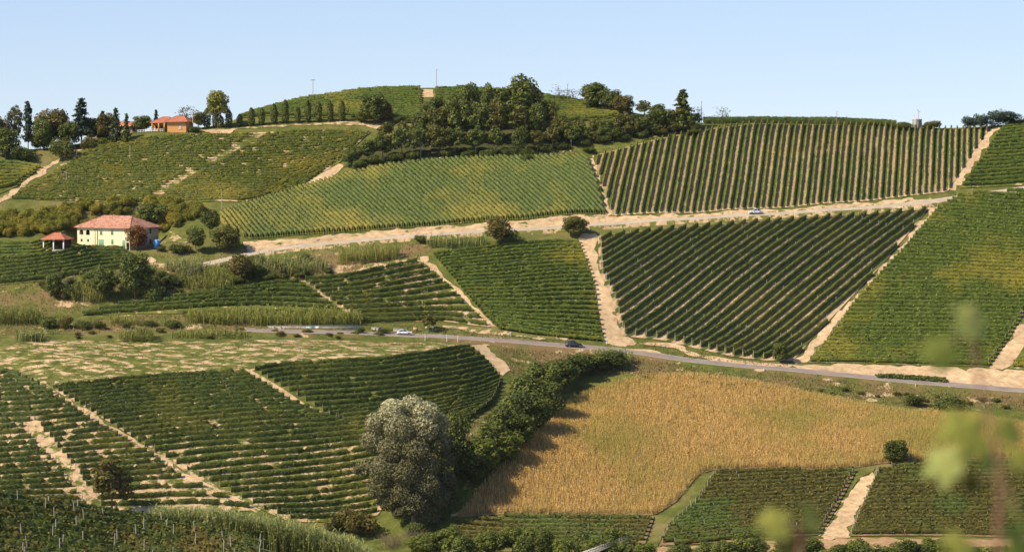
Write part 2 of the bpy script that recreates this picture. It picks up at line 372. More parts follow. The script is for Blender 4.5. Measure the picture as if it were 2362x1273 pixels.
def seg_dist(P, L):
    best = np.full(len(P), 1e9)
    for a, b in zip(L[:-1], L[1:]):
        d = b - a; t = np.clip(((P - a) @ d) / (d @ d + 1e-9), 0, 1); best = np.minimum(best, np.linalg.norm(P - a - t[:, None] * d, axis=1))
    return best
def rows_parallel(px, dpx, spacing, trim=.6):
    """straight parallel rows filling an outline; returns polylines, and the stripe frame"""
    poly = world(px); a, b = world(dpx); d = unit(b - a); nr = np.array([-d[1], d[0]])
    s = poly @ nr; k0 = math.ceil(s.min() / spacing); out_ = []
    for k in range(k0, int(s.max() / spacing) + 1):
        c = k * spacing; xs = []
        for p, q in zip(poly, np.roll(poly, -1, 0)):
            sp, sq = p @ nr - c, q @ nr - c
            if (sp > 0) != (sq > 0): r = p + (q - p) * sp / (sp - sq); xs.append(r @ d)
        xs.sort()
        for x0, x1 in zip(xs[::2], xs[1::2]):
            if x1 - x0 > 5: out_.append(np.array([d * (x0 + trim) + nr * c, d * (x1 - trim) + nr * c]))
    return out_, (nr, 0.0, spacing)
def rows_guides(guides, spacing, m=24, y0=500.0):
    G = []
    for g in guides:
        w_ = world(g, y0); q, _ = resample(w_, np.linalg.norm(np.diff(w_, axis=0), axis=1).sum() / (m - 1)); G.append(q[:m] if len(q) >= m else np.vstack([q, q[-1:]]))
    dist = [0]
    for a, b in zip(G[:-1], G[1:]): dist.append(dist[-1] + np.median(np.abs(a[:, 1] - b[:, 1])))
    dist = np.array(dist); out_ = []
    for s in np.linspace(0, dist[-1], int(round(dist[-1] / spacing)) + 1):
        k = min(max(np.searchsorted(dist, s) - 1, 0), len(G) - 2); t = (s - dist[k]) / (dist[k + 1] - dist[k]); out_.append(G[k] * (1 - t) + G[k + 1] * t)
    return out_
def split_rows(lines, px, hw):
    """rows that stop on either side of a track"""
    T_ = world(px); out_ = []
    for L in lines:
        P, _ = resample(L, .6); ok = seg_dist(P, T_) > hw; cur = []
        for q, o in zip(P, ok):
            if o: cur.append(q)
            elif len(cur) > 8: out_.append(np.array(cur)); cur = []
            else: cur = []
        if len(cur) > 8: out_.append(np.array(cur))
    return out_
def row_geo(g, line, step=.6, h0=.5, h1=1.85, w=.32, leaves=7, leaf=.3, gaps=0.0, cuts=(), mat=0, tone=0.0, ragged=.07):
    """one trellised row: a ragged leaf wall on its wires, open below"""
    P, s = resample(line, step); n = len(P)
    if n < 4: return None
    t = unit(np.gradient(P, axis=0)); nr = np.c_[-t[:, 1], t[:, 0]]; z = hgt(P[:, 0], P[:, 1])
    wob = np.convolve(rng.normal(size=n + 6), np.ones(4) / 4, 'same')[3:n + 3]
    alive = np.ones(n - 1, bool); vig = np.ones(n)                     # vigour: weak or missing vines leave little on the wires
    if gaps:
        q = np.convolve(rng.normal(size=n + 40), np.hanning(max(5, int(3.2 / step))), 'same')[20:n + 20]; q = (q - q.mean()) / (q.std() + 1e-6)
        lim = np.quantile(q, gaps) if n > 12 else -2; vig = np.clip((q - lim) / .22 + .1, 0, 1)
    for L, hw in cuts: vig = np.minimum(vig, np.clip((seg_dist(P, L) - hw) / .8, 0, 1))
    vig = vig * (1 - .22 * rng.random(n) ** 2); hm = h0 + (h1 - h0) * .35
    ring = [(-.85, h0), (-1.1, (h0 + h1) / 2), (-.8, h1), (.8, h1), (1.1, (h0 + h1) / 2), (.85, h0)]
    V = np.empty((n, 6, 3)); sv = .12 + .88 * vig
    for k, (l, h) in enumerate(ring):
        lat = l * w * sv * (1 + .22 * rng.normal(size=n)) + .08 * wob
        V[:, k, :2] = P + nr * lat[:, None]; V[:, k, 2] = z + hm + (h - hm) * sv + (ragged * rng.normal(size=n) * (1.0 if 0 < k < 5 else .7) + .08 * wob) * sv
    idx = np.arange(n * 6).reshape(n, 6); i0 = np.where(alive)[0]
    if len(i0) == 0: return None
    Fq = np.concatenate([np.stack([idx[i0, k], idx[i0, k + 1], idx[i0 + 1, k + 1], idx[i0 + 1, k]], -1) for k in range(5)])
    g.add(V.reshape(-1, 3), Fq, np.clip(rng.random(len(Fq)) * .35 + tone, 0, 1), mat)
    ends = [[idx[e, 0], idx[e, 1], idx[e, 4], idx[e, 5]] for e in (0, n - 1)] + [[idx[e, 1], idx[e, 2], idx[e, 3], idx[e, 4]] for e in (0, n - 1)]
    g.add(V.reshape(-1, 3), ends, .2, mat)
    L = s[-1]; m = int(leaves * L)
    if m:
        i = rng.integers(0, n - 1, m); i = i[rng.random(m) < vig[i] ** 1.5 + .02]; m = len(i); f = rng.random(m)[:, None]
        base = P[i] * (1 - f) + P[i + 1] * f; zz = hgt(base[:, 0], base[:, 1]) + (h1 - hm) * (vig[i] - 1) * .6
        topm = rng.random(m) < .38; side = np.where(rng.random(m) < .5, -1, 1.0)
        lat = np.where(topm, rng.uniform(-1, 1, m) * w, side * w * rng.uniform(.8, 1.35, m)); hh = np.where(topm, h1 + rng.uniform(-.05, .22, m), rng.uniform(h0 - .12, h1 + .05, m))
        C = np.c_[base + nr[i] * lat[:, None], zz + hh]
        N = np.c_[nr[i] * np.where(topm, .2 * side, side)[:, None], np.where(topm, 1.0, .35)] + np.where(topm, .28, .5)[:, None] * rng.normal(size=(m, 3))
        cards(g, C, N, leaf * rng.uniform(.7, 1.3, m), mat, np.clip(rng.random(m) + tone, 0, 1))
    return P, s, alive
# ------------------------------------------------------------------ plant meshes (10 m tall, 7 m wide before scaling)
def limb(g, a, b, r0, r1, sag=.4, n=5):
    a = np.asarray(a, float); b = np.asarray(b, float); t = np.linspace(0, 1, 5)[:, None]
    mid = np.array([0, 0, 1.0]) * sag * np.linalg.norm(b - a) * .25
    P = a * (1 - t) + b * t + np.sin(t * math.pi) * mid + rng.normal(size=(5, 3)) * .04 * np.linalg.norm(b - a) * np.sin(t * math.pi)
    tube(g, P, np.linspace(r0, r1, 5), n)
def broad(nl=1500, leaf=.42, cb=.16, K=15, H=10.0, W=7.0, lobe=(.30, .46), fork=.32, fill=.55, squash=1.0, lobes=None, trunk_r=.16, up=.35, wild=.42):
    """broadleaf tree: leaning trunk, limbs to every lobe, leaves through the lobes"""
    tr, cr = Geo(), Geo()
    cz, rz, rx = H * (cb + 1) / 2, H * (1 - cb) / 2, W / 2
    if lobes is None:
        lobes = []
        for k in range(K):
            z = -0.75 + 1.6 * (k + .5) / K; a = k * 2.4 + rng.uniform(-.5, .5); r = math.sqrt(max(0, 1 - z * z)) * rng.uniform(.35, .72)
            q = rng.uniform(*lobe); lobes.append((rx * r * math.cos(a), rx * r * math.sin(a), cz + rz * z * .78, rx * q * rng.uniform(.95, 1.25), rx * q * squash))
    top = np.array([rng.uniform(-.3, .3), rng.uniform(-.3, .3), H * .62]); sp = np.array([top[0] * .4, top[1] * .4, H * fork])
    tube(tr, [(0, 0, -.4), (.02, 0, H * .05), sp * [.7, .7, .6], sp, top], np.array([1.5, 1.05, .85, .7, .25]) * trunk_r * H / 10, 7)
    area = np.array([l[3] ** 2 for l in lobes]); per = (nl * area / area.sum()).astype(int)
    for (x, y, z, r, rv), m in zip(lobes, per):
        limb(tr, sp + (top - sp) * rng.uniform(0, .7), (x, y, z), .07 * H / 10 * (trunk_r / .16), .02)
        d = unit(rng.normal(size=(m, 3))); q = fill + (1.06 - fill) * rng.random(m) ** .6
        C = np.array([x, y, z]) + d * q[:, None] * [r, r, rv]
        N = d + [0, 0, up] + wild * rng.normal(size=(m, 3))
        cards(cr, C, N, leaf * rng.uniform(.65, 1.35, m), rnd=np.clip(rng.random(m) * .8 + .1 + rng.normal() * .12, 0, 1))
    return tr, cr
def conifer(nl=1500, leaf=.4, H=10.0, W=4.5, cb=.08, layers=17, droop=.3, jag=.25, power=.8):
    tr, cr = Geo(), Geo()
    tube(tr, [(0, 0, -.4), (0, 0, H * .3), (0, 0, H * .97)], [.2, .14, .03], 7)
    per = nl // (layers * 8)
    for l in range(layers):
        h = cb + (1 - cb) * (l + .3) / layers; R0 = W / 2 * (1 - (h - cb) / (1 - cb)) ** power + .12
        for k in range(8):
            a = rng.uniform(0, 6.283); L = R0 * rng.uniform(1 - jag * 2, 1 + jag * .5); d = np.array([math.cos(a), math.sin(a), 0])
            zb = h * H + rng.uniform(-.2, .2)
            if L > .8: limb(tr, (0, 0, zb), d * L + [0, 0, zb - droop * L], .035, .012, .3, 4)
            m = max(4, int(per * (.35 + L / (W / 2)))); f = rng.random(m) ** .7
            C = d * (f * L)[:, None] + np.c_[rng.normal(size=(m, 2)) * .17 * (1 + L * .25), zb - droop * L * f ** 1.4 + rng.normal(size=m) * .12]
            cards(cr, C, d * .4 + [0, 0, .8] + .6 * rng.normal(size=(m, 3)), leaf * rng.uniform(.6, 1.3, m), rnd=np.clip(rng.random(m) * .6 + .4 * f, 0, 1))
    return tr, cr
def column(nl=700, leaf=.34, H=10.0, W=2.6):
    tr, cr = Geo(), Geo(); tube(tr, [(0, 0, -.4), (0, 0, H * .4), (0, 0, H * .9)], [.16, .1, .03], 6)
    z = .06 + .94 * rng.random(nl); a = rng.uniform(0, 6.283, nl)
    r = W / 2 * np.minimum(1, (1.02 - z) * 3.2) ** .6 * np.minimum(1, .45 + z * 3) * (.72 + .28 * rng.random(nl)) * (1 + .12 * np.sin(3 * a + 9 * z))
    d = np.c_[np.cos(a), np.sin(a), np.zeros(nl)]
    cards(cr, d * r[:, None] + np.c_[np.zeros((nl, 2)), z * H], d + [0, 0, .35] + .4 * rng.normal(size=(nl, 3)), leaf * rng.uniform(.7, 1.2, nl), aspect=1.6)
    return tr, cr
def wispy(nl=420, leaf=.4, H=10.0, W=7.0, K=16):
    """thin crown one sees the sky through, with its limbs showing"""
    tr, cr = Geo(), Geo(); top = np.array([rng.uniform(-.4, .4), rng.uniform(-.4, .4), H * .8])
    tube(tr, [(0, 0, -.4), (.05, 0, H * .2), top * [.5, .5, .6], top], [.17, .14, .1, .03], 6)
    for k in range(K):
        a = k * 2.4 + rng.uniform(-.4, .4); z = .32 + .66 * (k + .5) / K; r = W / 2 * math.sin(math.pi * min(1, (z - .15) * 1.05)) * rng.uniform(.55, 1.05)
        e = np.array([r * math.cos(a), r * math.sin(a), z * H]); s = np.array([0, 0, H * (.12 + z * .55)]); limb(tr, s, e, .06, .015)
        for _ in range(3):
            e2 = e + rng.normal(size=3) * .7; limb(tr, s * .45 + e * .55, e2, .03, .01)
            m = nl // (K * 3); C = e2 + rng.normal(size=(m, 3)) * [.5, .5, .38]
            cards(cr, C, rng.normal(size=(m, 3)) + [0, 0, .5], leaf * rng.uniform(.6, 1.2, m))
    return tr, cr
def twiggy(g, H=3.0, W=4.0, K=40):
    for k in range(K):
        a = rng.uniform(0, 6.283); b = np.array([rng.normal() * W * .15, rng.normal() * W * .15, 0]); r = W / 2 * rng.uniform(.3, 1)
        e = b + [r * math.cos(a), r * math.sin(a), H * rng.uniform(.4, 1)]; limb(g, b, e, .035, .012, .6, 4)
        for _ in range(4):
            s = b * .4 + e * .6; limb(g, s, s + rng.normal(size=3) * [.7, .7, .5] + [0, 0, .2], .016, .008, .4, 3)
def shrub_geo(nl=900, leaf=.4, H=10.0, W=10.0, K=12):
    """bush leafed to the ground"""
    g = Geo(); lobes = []
    for k in range(K):
        a = k * 2.4 + rng.uniform(-.4, .4); r = W / 2 * .62 * math.sqrt((k + .5) / K); z = H * rng.uniform(.28, .72) * (1 - .55 * r / (W / 2)); q = W / 2 * rng.uniform(.26, .42)
        lobes.append((r * math.cos(a), r * math.sin(a), z, q, min(q * 1.1, z * 1.05 + .3)))
    for k in range(7): limb(g, (rng.normal() * .3, rng.normal() * .3, -.2), np.array(lobes[k % K][:3]) * .9, .07, .02)
    area = np.array([l[3] ** 2 for l in lobes]); per = (nl * area / area.sum()).astype(int)
    for (x, y, z, r, rv), m in zip(lobes, per):
        d = unit(rng.normal(size=(m, 3))); C = np.array([x, y, z]) + d * (.6 + .46 * rng.random(m)[:, None]) * [r, r, rv]; C[:, 2] = np.maximum(C[:, 2], .02)
        cards(g, C, d + [0, 0, .3] + .5 * rng.normal(size=(m, 3)), leaf * rng.uniform(.65, 1.35, m), mat=1, rnd=np.clip(rng.random(m) * .8 + .1 + rng.normal() * .12, 0, 1))
    return g
def scatter(poly, density):
    lo, hi_ = poly.min(0), poly.max(0); n = int(density * np.prod(hi_ - lo)); q = rng.uniform(lo, hi_, (n, 2)); return q[inside(q, poly)]
def blades(g, q, h, wdt, lean=.22, mat=0, leaves=3, rnd=None):
    """tall grass stems, each bent, with side leaves; q (n,2), h per stem"""
    n = len(q); h = np.broadcast_to(h, (n,)); z = hgt(q[:, 0], q[:, 1]) - .05; a = rng.uniform(0, 6.283, n); d = np.c_[np.cos(a), np.sin(a)]; ln = h * lean * rng.uniform(.2, 1.3, n)
    rn = rng.random(n) if rnd is None else rnd; b = rng.uniform(0, 6.283, n); sw = np.c_[np.cos(b), np.sin(b)] * (wdt * .5)
    P0 = np.c_[q, z]; P1 = np.c_[q + d * (ln * .25)[:, None], z + h * .55]; P2 = np.c_[q + d * ln[:, None], z + h * .98]
    S = np.c_[sw, np.zeros(n)]
    V = np.stack([P0 - S * .6, P0 + S * .6, P1 + S, P1 - S, P2 + S * .4, P2 - S * .4], 1).reshape(-1, 3); i = np.arange(n)[:, None] * 6
    g.add(V, np.concatenate([i + [0, 1, 2, 3], i + [3, 2, 4, 5]]), np.r_[rn * .8, np.clip(rn + .1, 0, 1)], mat)
    for k in range(leaves):
        f = rng.uniform(.3, .97, n)[:, None]; base = np.where(f < .55, P0 + (P1 - P0) * f / .55, P1 + (P2 - P1) * (f - .55) / .45)
        c = rng.uniform(0, 6.283, n); L = h * rng.uniform(.14, .27, n); e = np.c_[np.cos(c) * L, np.sin(c) * L, L * rng.uniform(-.1, .9, n)]; s2 = np.c_[-np.sin(c), np.cos(c), np.zeros(n)] * (wdt * .55)
        m_ = base + e * .55 + [0, 0, .12]; t_ = base + e - np.c_[np.zeros((n, 2)), L * .15]
        V = np.stack([base - s2 * .4, base + s2 * .4, m_ + s2, m_ - s2, t_ + s2 * .15, t_ - s2 * .15], 1).reshape(-1, 3)
        r2 = np.clip(rn + rng.normal(size=n) * .15, 0, 1); g.add(V, np.concatenate([i + [0, 1, 2, 3], i + [3, 2, 4, 5]]), np.r_[r2, r2], mat)
# ------------------------------------------------------------------ materials
M = {}
M['ground'] = grassmat('hillside_grass', dry_amt=.75)
M['meadow'] = soilmat('worn_meadow', grass=.60, gscale=.55, stretch=((.4, 1.1, 1), R(24)))
M['meadow_mid'] = soilmat('thin_grass_over_soil', grass=.72, gscale=.2)
M['soil'] = soilmat('pale_marl', grass=.06, gscale=.45)
M['soil_tuft'] = soilmat('marl_with_tufts', grass=.26, gscale=.3)
M['soil_half'] = soilmat('marl_half_grown', grass=.5, gscale=.35)
M['bank'] = grassmat('brown_bank', dry=(.23, .15, .07), dry_amt=.9, lo=.42, hi=.6, soil=.3)
M['floor_green'] = soilmat('grassy_vineyard_floor', grass=.80, gscale=.3)
M['floor_mix'] = soilmat('mixed_vineyard_floor', grass=.56, gscale=.3)
M['floor_soil'] = soilmat('bare_vineyard_floor', grass=.42, gscale=.3)
M['floor_brown'] = soilmat('brown_vineyard_floor', (.17, .105, .055), (.25, .165, .085), (.33, .23, .12), grass=.4, gscale=.3)
M['plough'] = soilmat('reddish_ploughed_soil', (.30, .185, .095), (.39, .25, .13), (.47, .32, .18), grass=.2, gscale=.25, stretch=((.25, 1.6, 1), 0))
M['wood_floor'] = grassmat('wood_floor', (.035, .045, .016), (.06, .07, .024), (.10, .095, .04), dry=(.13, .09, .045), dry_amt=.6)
M['clay'] = soilmat('clay_between_maize', (.24, .165, .075), (.31, .215, .10), (.38, .27, .13))
V_ = dict(transl=.2)
M['vine_striped'] = leafmat('vine_leaves_olive', (0.096, 0.122, 0.019), (0.206, 0.233, 0.033), (0.366, 0.346, 0.054), (0.388, 0.308, 0.058), .6, .03, **V_)
M['vine_dark'] = leafmat('vine_leaves_dark', (0.052, 0.078, 0.012), (0.122, 0.153, 0.019), (0.234, 0.244, 0.030), (0.199, 0.195, 0.028), .6, .04, **V_)
M['vine_green'] = leafmat('vine_leaves_green', (0.075, 0.109, 0.015), (0.155, 0.193, 0.024), (0.263, 0.282, 0.038), (0.321, 0.270, 0.035), .8, .03, **V_)
M['vine_blue'] = leafmat('vine_leaves_cool_green', (0.081, 0.114, 0.025), (0.158, 0.198, 0.042), (0.270, 0.286, 0.065), (0.386, 0.302, 0.052), .8, .022, lo=.47, hi=.66, **V_)
M['vine_left'] = leafmat('vine_leaves_deep_green', (0.049, 0.069, 0.012), (0.104, 0.137, 0.020), (0.196, 0.220, 0.032), (0.215, 0.203, 0.030), .6, .05, **V_)
M['vine_brown'] = leafmat('vine_leaves_browning', (0.075, 0.070, 0.014), (0.151, 0.135, 0.022), (0.244, 0.197, 0.037), (0.100, 0.146, 0.027), .85, .035, lo=.48, hi=.6, **V_)
M['vine_scruffy'] = leafmat('vine_leaves_mixed', (0.077, 0.097, 0.012), (0.165, 0.181, 0.020), (0.328, 0.266, 0.035), (0.367, 0.266, 0.035), .42, .05, **V_)
M['vine_near'] = leafmat('vine_leaves_near', (0.037, 0.058, 0.009), (0.094, 0.118, 0.016), (0.216, 0.202, 0.029), (0.225, 0.137, 0.028), .5, .12, **V_)
M['leaf_a'] = leafmat('leaves_deep', (0.053, 0.075, 0.015), (0.113, 0.139, 0.026), (0.213, 0.233, 0.043))
M['leaf_b'] = leafmat('leaves_mid', (0.052, 0.071, 0.012), (0.099, 0.123, 0.020), (0.179, 0.194, 0.030))
M['leaf_c'] = leafmat('leaves_olive', (0.069, 0.071, 0.015), (0.132, 0.130, 0.023), (0.216, 0.201, 0.040))
M['leaf_d'] = leafmat('leaves_bright', (0.070, 0.097, 0.014), (0.134, 0.168, 0.023), (0.242, 0.255, 0.039))
M['leaf_e'] = leafmat('leaves_chestnut', (0.072, 0.062, 0.013), (0.136, 0.116, 0.022), (0.233, 0.186, 0.037))
M['leaf_rust'] = leafmat('leaves_rust', (0.114, 0.046, 0.011), (0.216, 0.098, 0.025), (0.309, 0.156, 0.043))
M['leaf_gold'] = leafmat('leaves_hazel', (0.103, 0.108, 0.013), (0.209, 0.213, 0.024), (0.376, 0.335, 0.039), (0.415, 0.306, 0.039), .7, .1)
M['leaf_blue'] = leafmat('needles_blue', (0.024, 0.042, 0.024), (0.048, 0.078, 0.046), (0.090, 0.124, 0.075), transl=.1)
M['leaf_needle'] = leafmat('needles_green', (0.029, 0.045, 0.012), (0.061, 0.083, 0.023), (0.114, 0.131, 0.034), transl=.1)
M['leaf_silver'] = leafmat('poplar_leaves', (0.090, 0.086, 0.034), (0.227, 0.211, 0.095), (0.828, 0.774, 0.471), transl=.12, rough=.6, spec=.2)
M['leaf_grey'] = leafmat('leaves_greyish', (0.081, 0.081, 0.034), (0.161, 0.162, 0.069), (0.269, 0.249, 0.112))
M['leaf_poplar'] = leafmat('leaves_yellow_green', (0.114, 0.124, 0.017), (0.229, 0.231, 0.034), (0.389, 0.349, 0.069))
M['bark'] = plain('bark', (.13, .10, .072), .9, .1, .35, 4)
M['bark_pale'] = plain('pale_bark', (.36, .30, .23), .9, .1, .25, 4)
M['twig'] = plain('dry_twigs', (.20, .145, .10), .9, .1, .35, 2)
M['reed'] = leafmat('reed_leaves', (0.131, 0.147, 0.030), (0.252, 0.267, 0.060), (0.447, 0.431, 0.116), transl=.3)
M['reed_y'] = leafmat('reed_leaves_yellow_green', (0.157, 0.176, 0.033), (0.296, 0.310, 0.063), (0.460, 0.453, 0.115), transl=.3)
M['reed_b'] = leafmat('reed_leaves_blue_green', (0.133, 0.160, 0.045), (0.268, 0.293, 0.093), (0.517, 0.521, 0.186), transl=.3)
M['corn'] = leafmat('maize_leaves', (0.291, 0.194, 0.064), (0.654, 0.447, 0.150), (0.962, 0.698, 0.273), (0.448, 0.389, 0.095), .8, .03, transl=.25, lo=.44, hi=.62)
M['grass_blade'] = leafmat('grass_tufts', (0.077, 0.101, 0.024), (0.154, 0.176, 0.043), (0.364, 0.284, 0.108), (0.350, 0.230, 0.090), .7, .05, lo=.46, hi=.62)
M['post'] = plain('weathered_post', (.34, .28, .21), .9, .1, .25, 3)
M['post_pale'] = plain('concrete_post', (.50, .45, .37), .85, .1, .15, 3)
M['white'] = plain('white_paint', (.80, .79, .76), .5, .3)
M['asphalt'] = plain('asphalt', (.275, .225, .19), .9, .2, .18, .25)
M['lane'] = plain('old_lane_asphalt', (.44, .365, .27), .92, .15, .15, .3)
M['line'] = plain('road_line', (.62, .60, .56), .8, .2, .12, 1)
M['concrete'] = plain('concrete', (.36, .33, .29), .9, .1, .2, .8)
M['dark'] = plain('dark_interior', (.03, .025, .022), .9, .1)
M['glass'] = plain('window_glass', (.03, .04, .05), .08, .6)
M['shutter'] = plain('green_shutters', (.20, .36, .20), .6, .3, .08, 6)
M['cream'] = plain('cream_plaster', (.84, .75, .49), .9, .1, .06, .5)
M['grey_plaster'] = plain('dull_plaster', (.56, .43, .30), .9, .1, .12, .6)
M['orange'] = plain('orange_plaster', (.66, .33, .12), .9, .1, .05, .5)
M['timber'] = plain('brown_timber', (.16, .075, .04), .8, .2, .2, 3)
M['steel'] = plain('steel', (.35, .35, .36), .4, .5, metal=.6)
M['tan_board'] = plain('plywood_board', (.50, .33, .15), .8, .2, .2, 3)
M['blue'] = plain('blue_plastic', (.05, .28, .72), .35, .5)
def tiles(name, base, pale, amt):
    m, nt, b, o = newmat(name); b.inputs['Roughness'].default_value = .85; b.inputs['Specular IOR Level'].default_value = .15
    g = nt.nodes.new('ShaderNodeTexCoord').outputs['Object']
    n = noise(nt, 1.1, 3, .6, g, 1.2); f = ramp(nt, [(.46 - .1 * amt, 0.0), (.56 - .1 * amt, 1.0)]); nt.links.new(n.outputs[0], f.inputs[0])
    n2 = noise(nt, 7, 3, .6, g); t = ramp(nt, [(.3, .72), (.7, 1.2)]); nt.links.new(n2.outputs[0], t.inputs[0])
    c = mixc(nt, mathn(nt, 'MULTIPLY', f.outputs[0], min(1, .5 + amt)) if amt else 0.0, base, pale); c = mixc(nt, 1.0, c, t.outputs[0], 'MULTIPLY'); nt.links.new(c, b.inputs['Base Color'])
    bp = nt.nodes.new('ShaderNodeBump'); bp.inputs['Strength'].default_value = .6; bp.inputs['Distance'].default_value = .12; nt.links.new(n2.outputs[0], bp.inputs['Height']); nt.links.new(bp.outputs[0], b.inputs['Normal'])
    return m
M['tiles'] = tiles('old_roof_tiles', (.36, .135, .085), (.58, .34, .23), .3)
M['tiles_red'] = tiles('red_roof_tiles', (.42, .13, .07), (.46, .22, .13), .25)
def paint(name, col): return plain(name, col, .25, .6)

M['vine_diag'] = leafmat('vine_leaves_diagonal', (0.075, 0.099, 0.017), (0.167, 0.196, 0.032), (0.277, 0.292, 0.054), (0.289, 0.258, 0.058), .6, .03, **V_)
# ------------------------------------------------------------------ ground, tracks, roads
iy, ix = np.meshgrid(np.arange(len(gy) - 1), np.arange(len(gx) - 1), indexing='ij'); nx_ = len(gx); k0 = (iy * nx_ + ix).ravel()
g = Geo(); g.add(np.c_[XX.ravel(), YY.ravel(), HZ.ravel()], np.stack([k0, k0 + 1, k0 + nx_ + 1, k0 + nx_], -1))
thing(g.build('ground', M['ground'], smooth=True), 'grassy rolling hillside carrying the vineyards', None, kind='structure')
def land(name, px, mat, label, **k): return drape(name, px, M[mat], label, **k)
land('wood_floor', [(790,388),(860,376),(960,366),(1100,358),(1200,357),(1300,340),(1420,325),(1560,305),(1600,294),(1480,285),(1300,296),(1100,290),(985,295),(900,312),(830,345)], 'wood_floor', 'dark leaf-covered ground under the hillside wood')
land('bank', [(100,600),(330,605),(560,600),(700,590),(900,570),(1010,560),(980,590),(870,625),(690,645),(540,668),(400,690),(190,722),(90,735),(0,760),(0,655),(100,650)], 'bank', 'brown and green scrubby bank below the house')
land('bank', [(0,742),(190,732),(420,722),(600,745),(850,750),(1000,756),(940,770),(600,764),(300,765),(0,772)], 'bank', 'overgrown bank above the lower road')
land('bank', [(1320,808),(1450,818),(1560,838),(1700,852),(1900,872),(2362,912),(2375,955),(2100,940),(1850,900),(1720,880),(1500,868),(1380,860),(1290,850),(1180,870),(1140,800)], 'bank', 'rough grass bank between the road and the maize')
land('meadow', [(-30,800),(150,785),(400,786),(620,784),(800,786),(1000,790),(1078,798),(950,824),(800,832),(640,842),(560,852),(460,862),(270,874),(112,892),(60,882),(20,850),(-30,842)], 'meadow', 'worn meadow of thin grass and pale soil streaks')
# tracks and bare soil
T = lambda n, px, lab, mat='soil', r=.9, **k: land(n, px, mat, lab, rough=r, **k)
T('dirt_track', [(1332,556),(1352,542),(1377,536),(1373,570),(1377,605),(1390,645),(1404,668),(1414,695),(1420,740),(1432,776),(1476,791),(1440,797),(1400,795),(1394,775),(1380,735),(1368,685),(1357,635),(1350,590)], 'pale dirt track down the side of the diagonal vine rows')
T('dirt_track', [(1354,362),(1371,368),(1378,395),(1393,440),(1406,478),(1414,499),(1397,499),(1387,455),(1371,405)], 'pale dirt track at the left edge of the striped vineyard')
T('dirt_track', [(2286,295),(2308,295),(2264,358),(2226,422),(2208,440),(2182,447),(2200,405),(2245,345)], 'pale dirt track right of the striped vineyard')
T('dirt_track', [(2146,478),(2166,476),(2152,498),(2082,590),(2000,678),(1922,760),(1852,836),(1826,838),(1884,775),(1966,690),(2052,602),(2128,505)], 'long pale dirt track between diagonal rows and level rows')
T('dirt_track', [(2375,728),(2375,800),(2326,849),(2288,850),(2302,818),(2342,762)], 'pale dirt track climbing at the right edge')
T('dirt_yard', [(1800,838),(1830,842),(1900,842),(2100,846),(2290,851),(2375,857),(2375,898),(2240,889),(2000,869),(1850,853)], 'broad bare verge above the lower road')
T('dirt_track', [(1990,1098),(2018,1086),(2014,1115),(1986,1165),(1962,1210),(1950,1242),(1888,1242),(1924,1190),(1956,1138)], 'pale dirt track between the two lower right vineyards')
T('field', [(1500,1268),(1700,1252),(1890,1242),(2150,1243),(2375,1244),(2375,1300),(1480,1300)], 'strip of reddish ploughed soil along the bottom', 'plough', .8)
T('dirt_yard', [(568,560),(700,549),(850,537),(1000,526),(1200,511),(1398,498),(1425,501),(1600,496),(1800,485),(2000,469),(2155,454),(2150,466),(2000,480),(1800,494),(1600,507),(1430,516),(1300,524),(1150,535),(950,549),(800,562),(640,583),(572,584)], 'pale bare verge along the upper road', 'soil_tuft')
T('dirt_yard', [(1560,504),(1750,491),(1950,477),(2120,464),(2118,470),(1950,484),(1750,499),(1560,511)], 'eroded earth bank above the upper road', 'soil_half')
T('dirt_track', [(72,892),(112,892),(160,925),(222,957),(332,1030),(440,1096),(545,1142),(606,1172),(588,1180),(500,1146),(415,1108),(300,1045),(190,972),(110,912)], 'pale stepped track crossing the lower left vineyard', 'soil_tuft', .8)
T('dirt_track', [(562,852),(584,850),(650,892),(748,947),(838,992),(828,1002),(735,968),(636,906)], 'gap of bare soil between the lower left vine blocks', 'soil_tuft', .8)
T('dirt_track', [(66,985),(100,980),(150,1050),(205,1120),(228,1165),(198,1168),(160,1105),(112,1042)], 'short stepped soil gap at the far lower left', 'soil_tuft', .8)
T('dirt_track', [(970,594),(989,592),(1012,628),(1062,674),(1112,720),(1150,756),(1118,756),(1076,718),(1022,668),(984,624)], 'thin pale path slanting between the middle vineyards', 'soil_tuft', .6)
T('dirt_track', [(1086,797),(1128,794),(1142,818),(1176,858),(1166,870),(1136,848),(1108,820)], 'pale eroded gully below the lower road', 'soil', .8)
T('dirt_track', [(-20,478),(0,460),(50,424),(100,386),(150,360),(218,346),(200,356),(140,370),(112,388),(62,428),(20,462)], 'pale track beside the upper left vineyard', 'soil_tuft')
T('dirt_patch', [(690,436),(704,424),(724,408),(752,390),(786,378),(795,386),(756,417),(730,432)], 'bare pale patch with stakes at the wood corner', 'soil', .4)
T('dirt_track', [(600,309),(608,313),(556,345),(500,376),(478,374),(530,348)], 'thin eroded gap high in the scruffy vineyard', 'soil_half', .5)
T('dirt_track', [(432,400),(440,406),(400,432),(366,452),(356,448),(390,428)], 'thin eroded gap low in the scruffy vineyard', 'soil_half', .4)
T('path', [(470,303),(560,295),(700,286.5),(850,283),(985,285),(985,288),(870,290),(905,301),(840,293),(700,289.5),(560,298),(490,306)], 'pale terrace path along the cypress line', 'soil_half', .3)
T('dirt_track', [(976,207),(997,207),(1003,226),(974,226)], 'bare gap at the top of the knoll vineyard', 'soil', .3)
T('path', [(1470,792),(1560,792),(1592,812),(1700,832),(1800,839),(1830,842),(1828,848),(1700,841),(1600,824),(1560,804),(1500,799)], 'thin dirt path under the diagonal rows', 'soil_tuft', .5)
T('dirt_yard', [(1446,806),(1500,806),(1545,822),(1600,832),(1590,836),(1520,824),(1470,813)], 'gravel layby at the bend of the lower road', 'soil', .3)
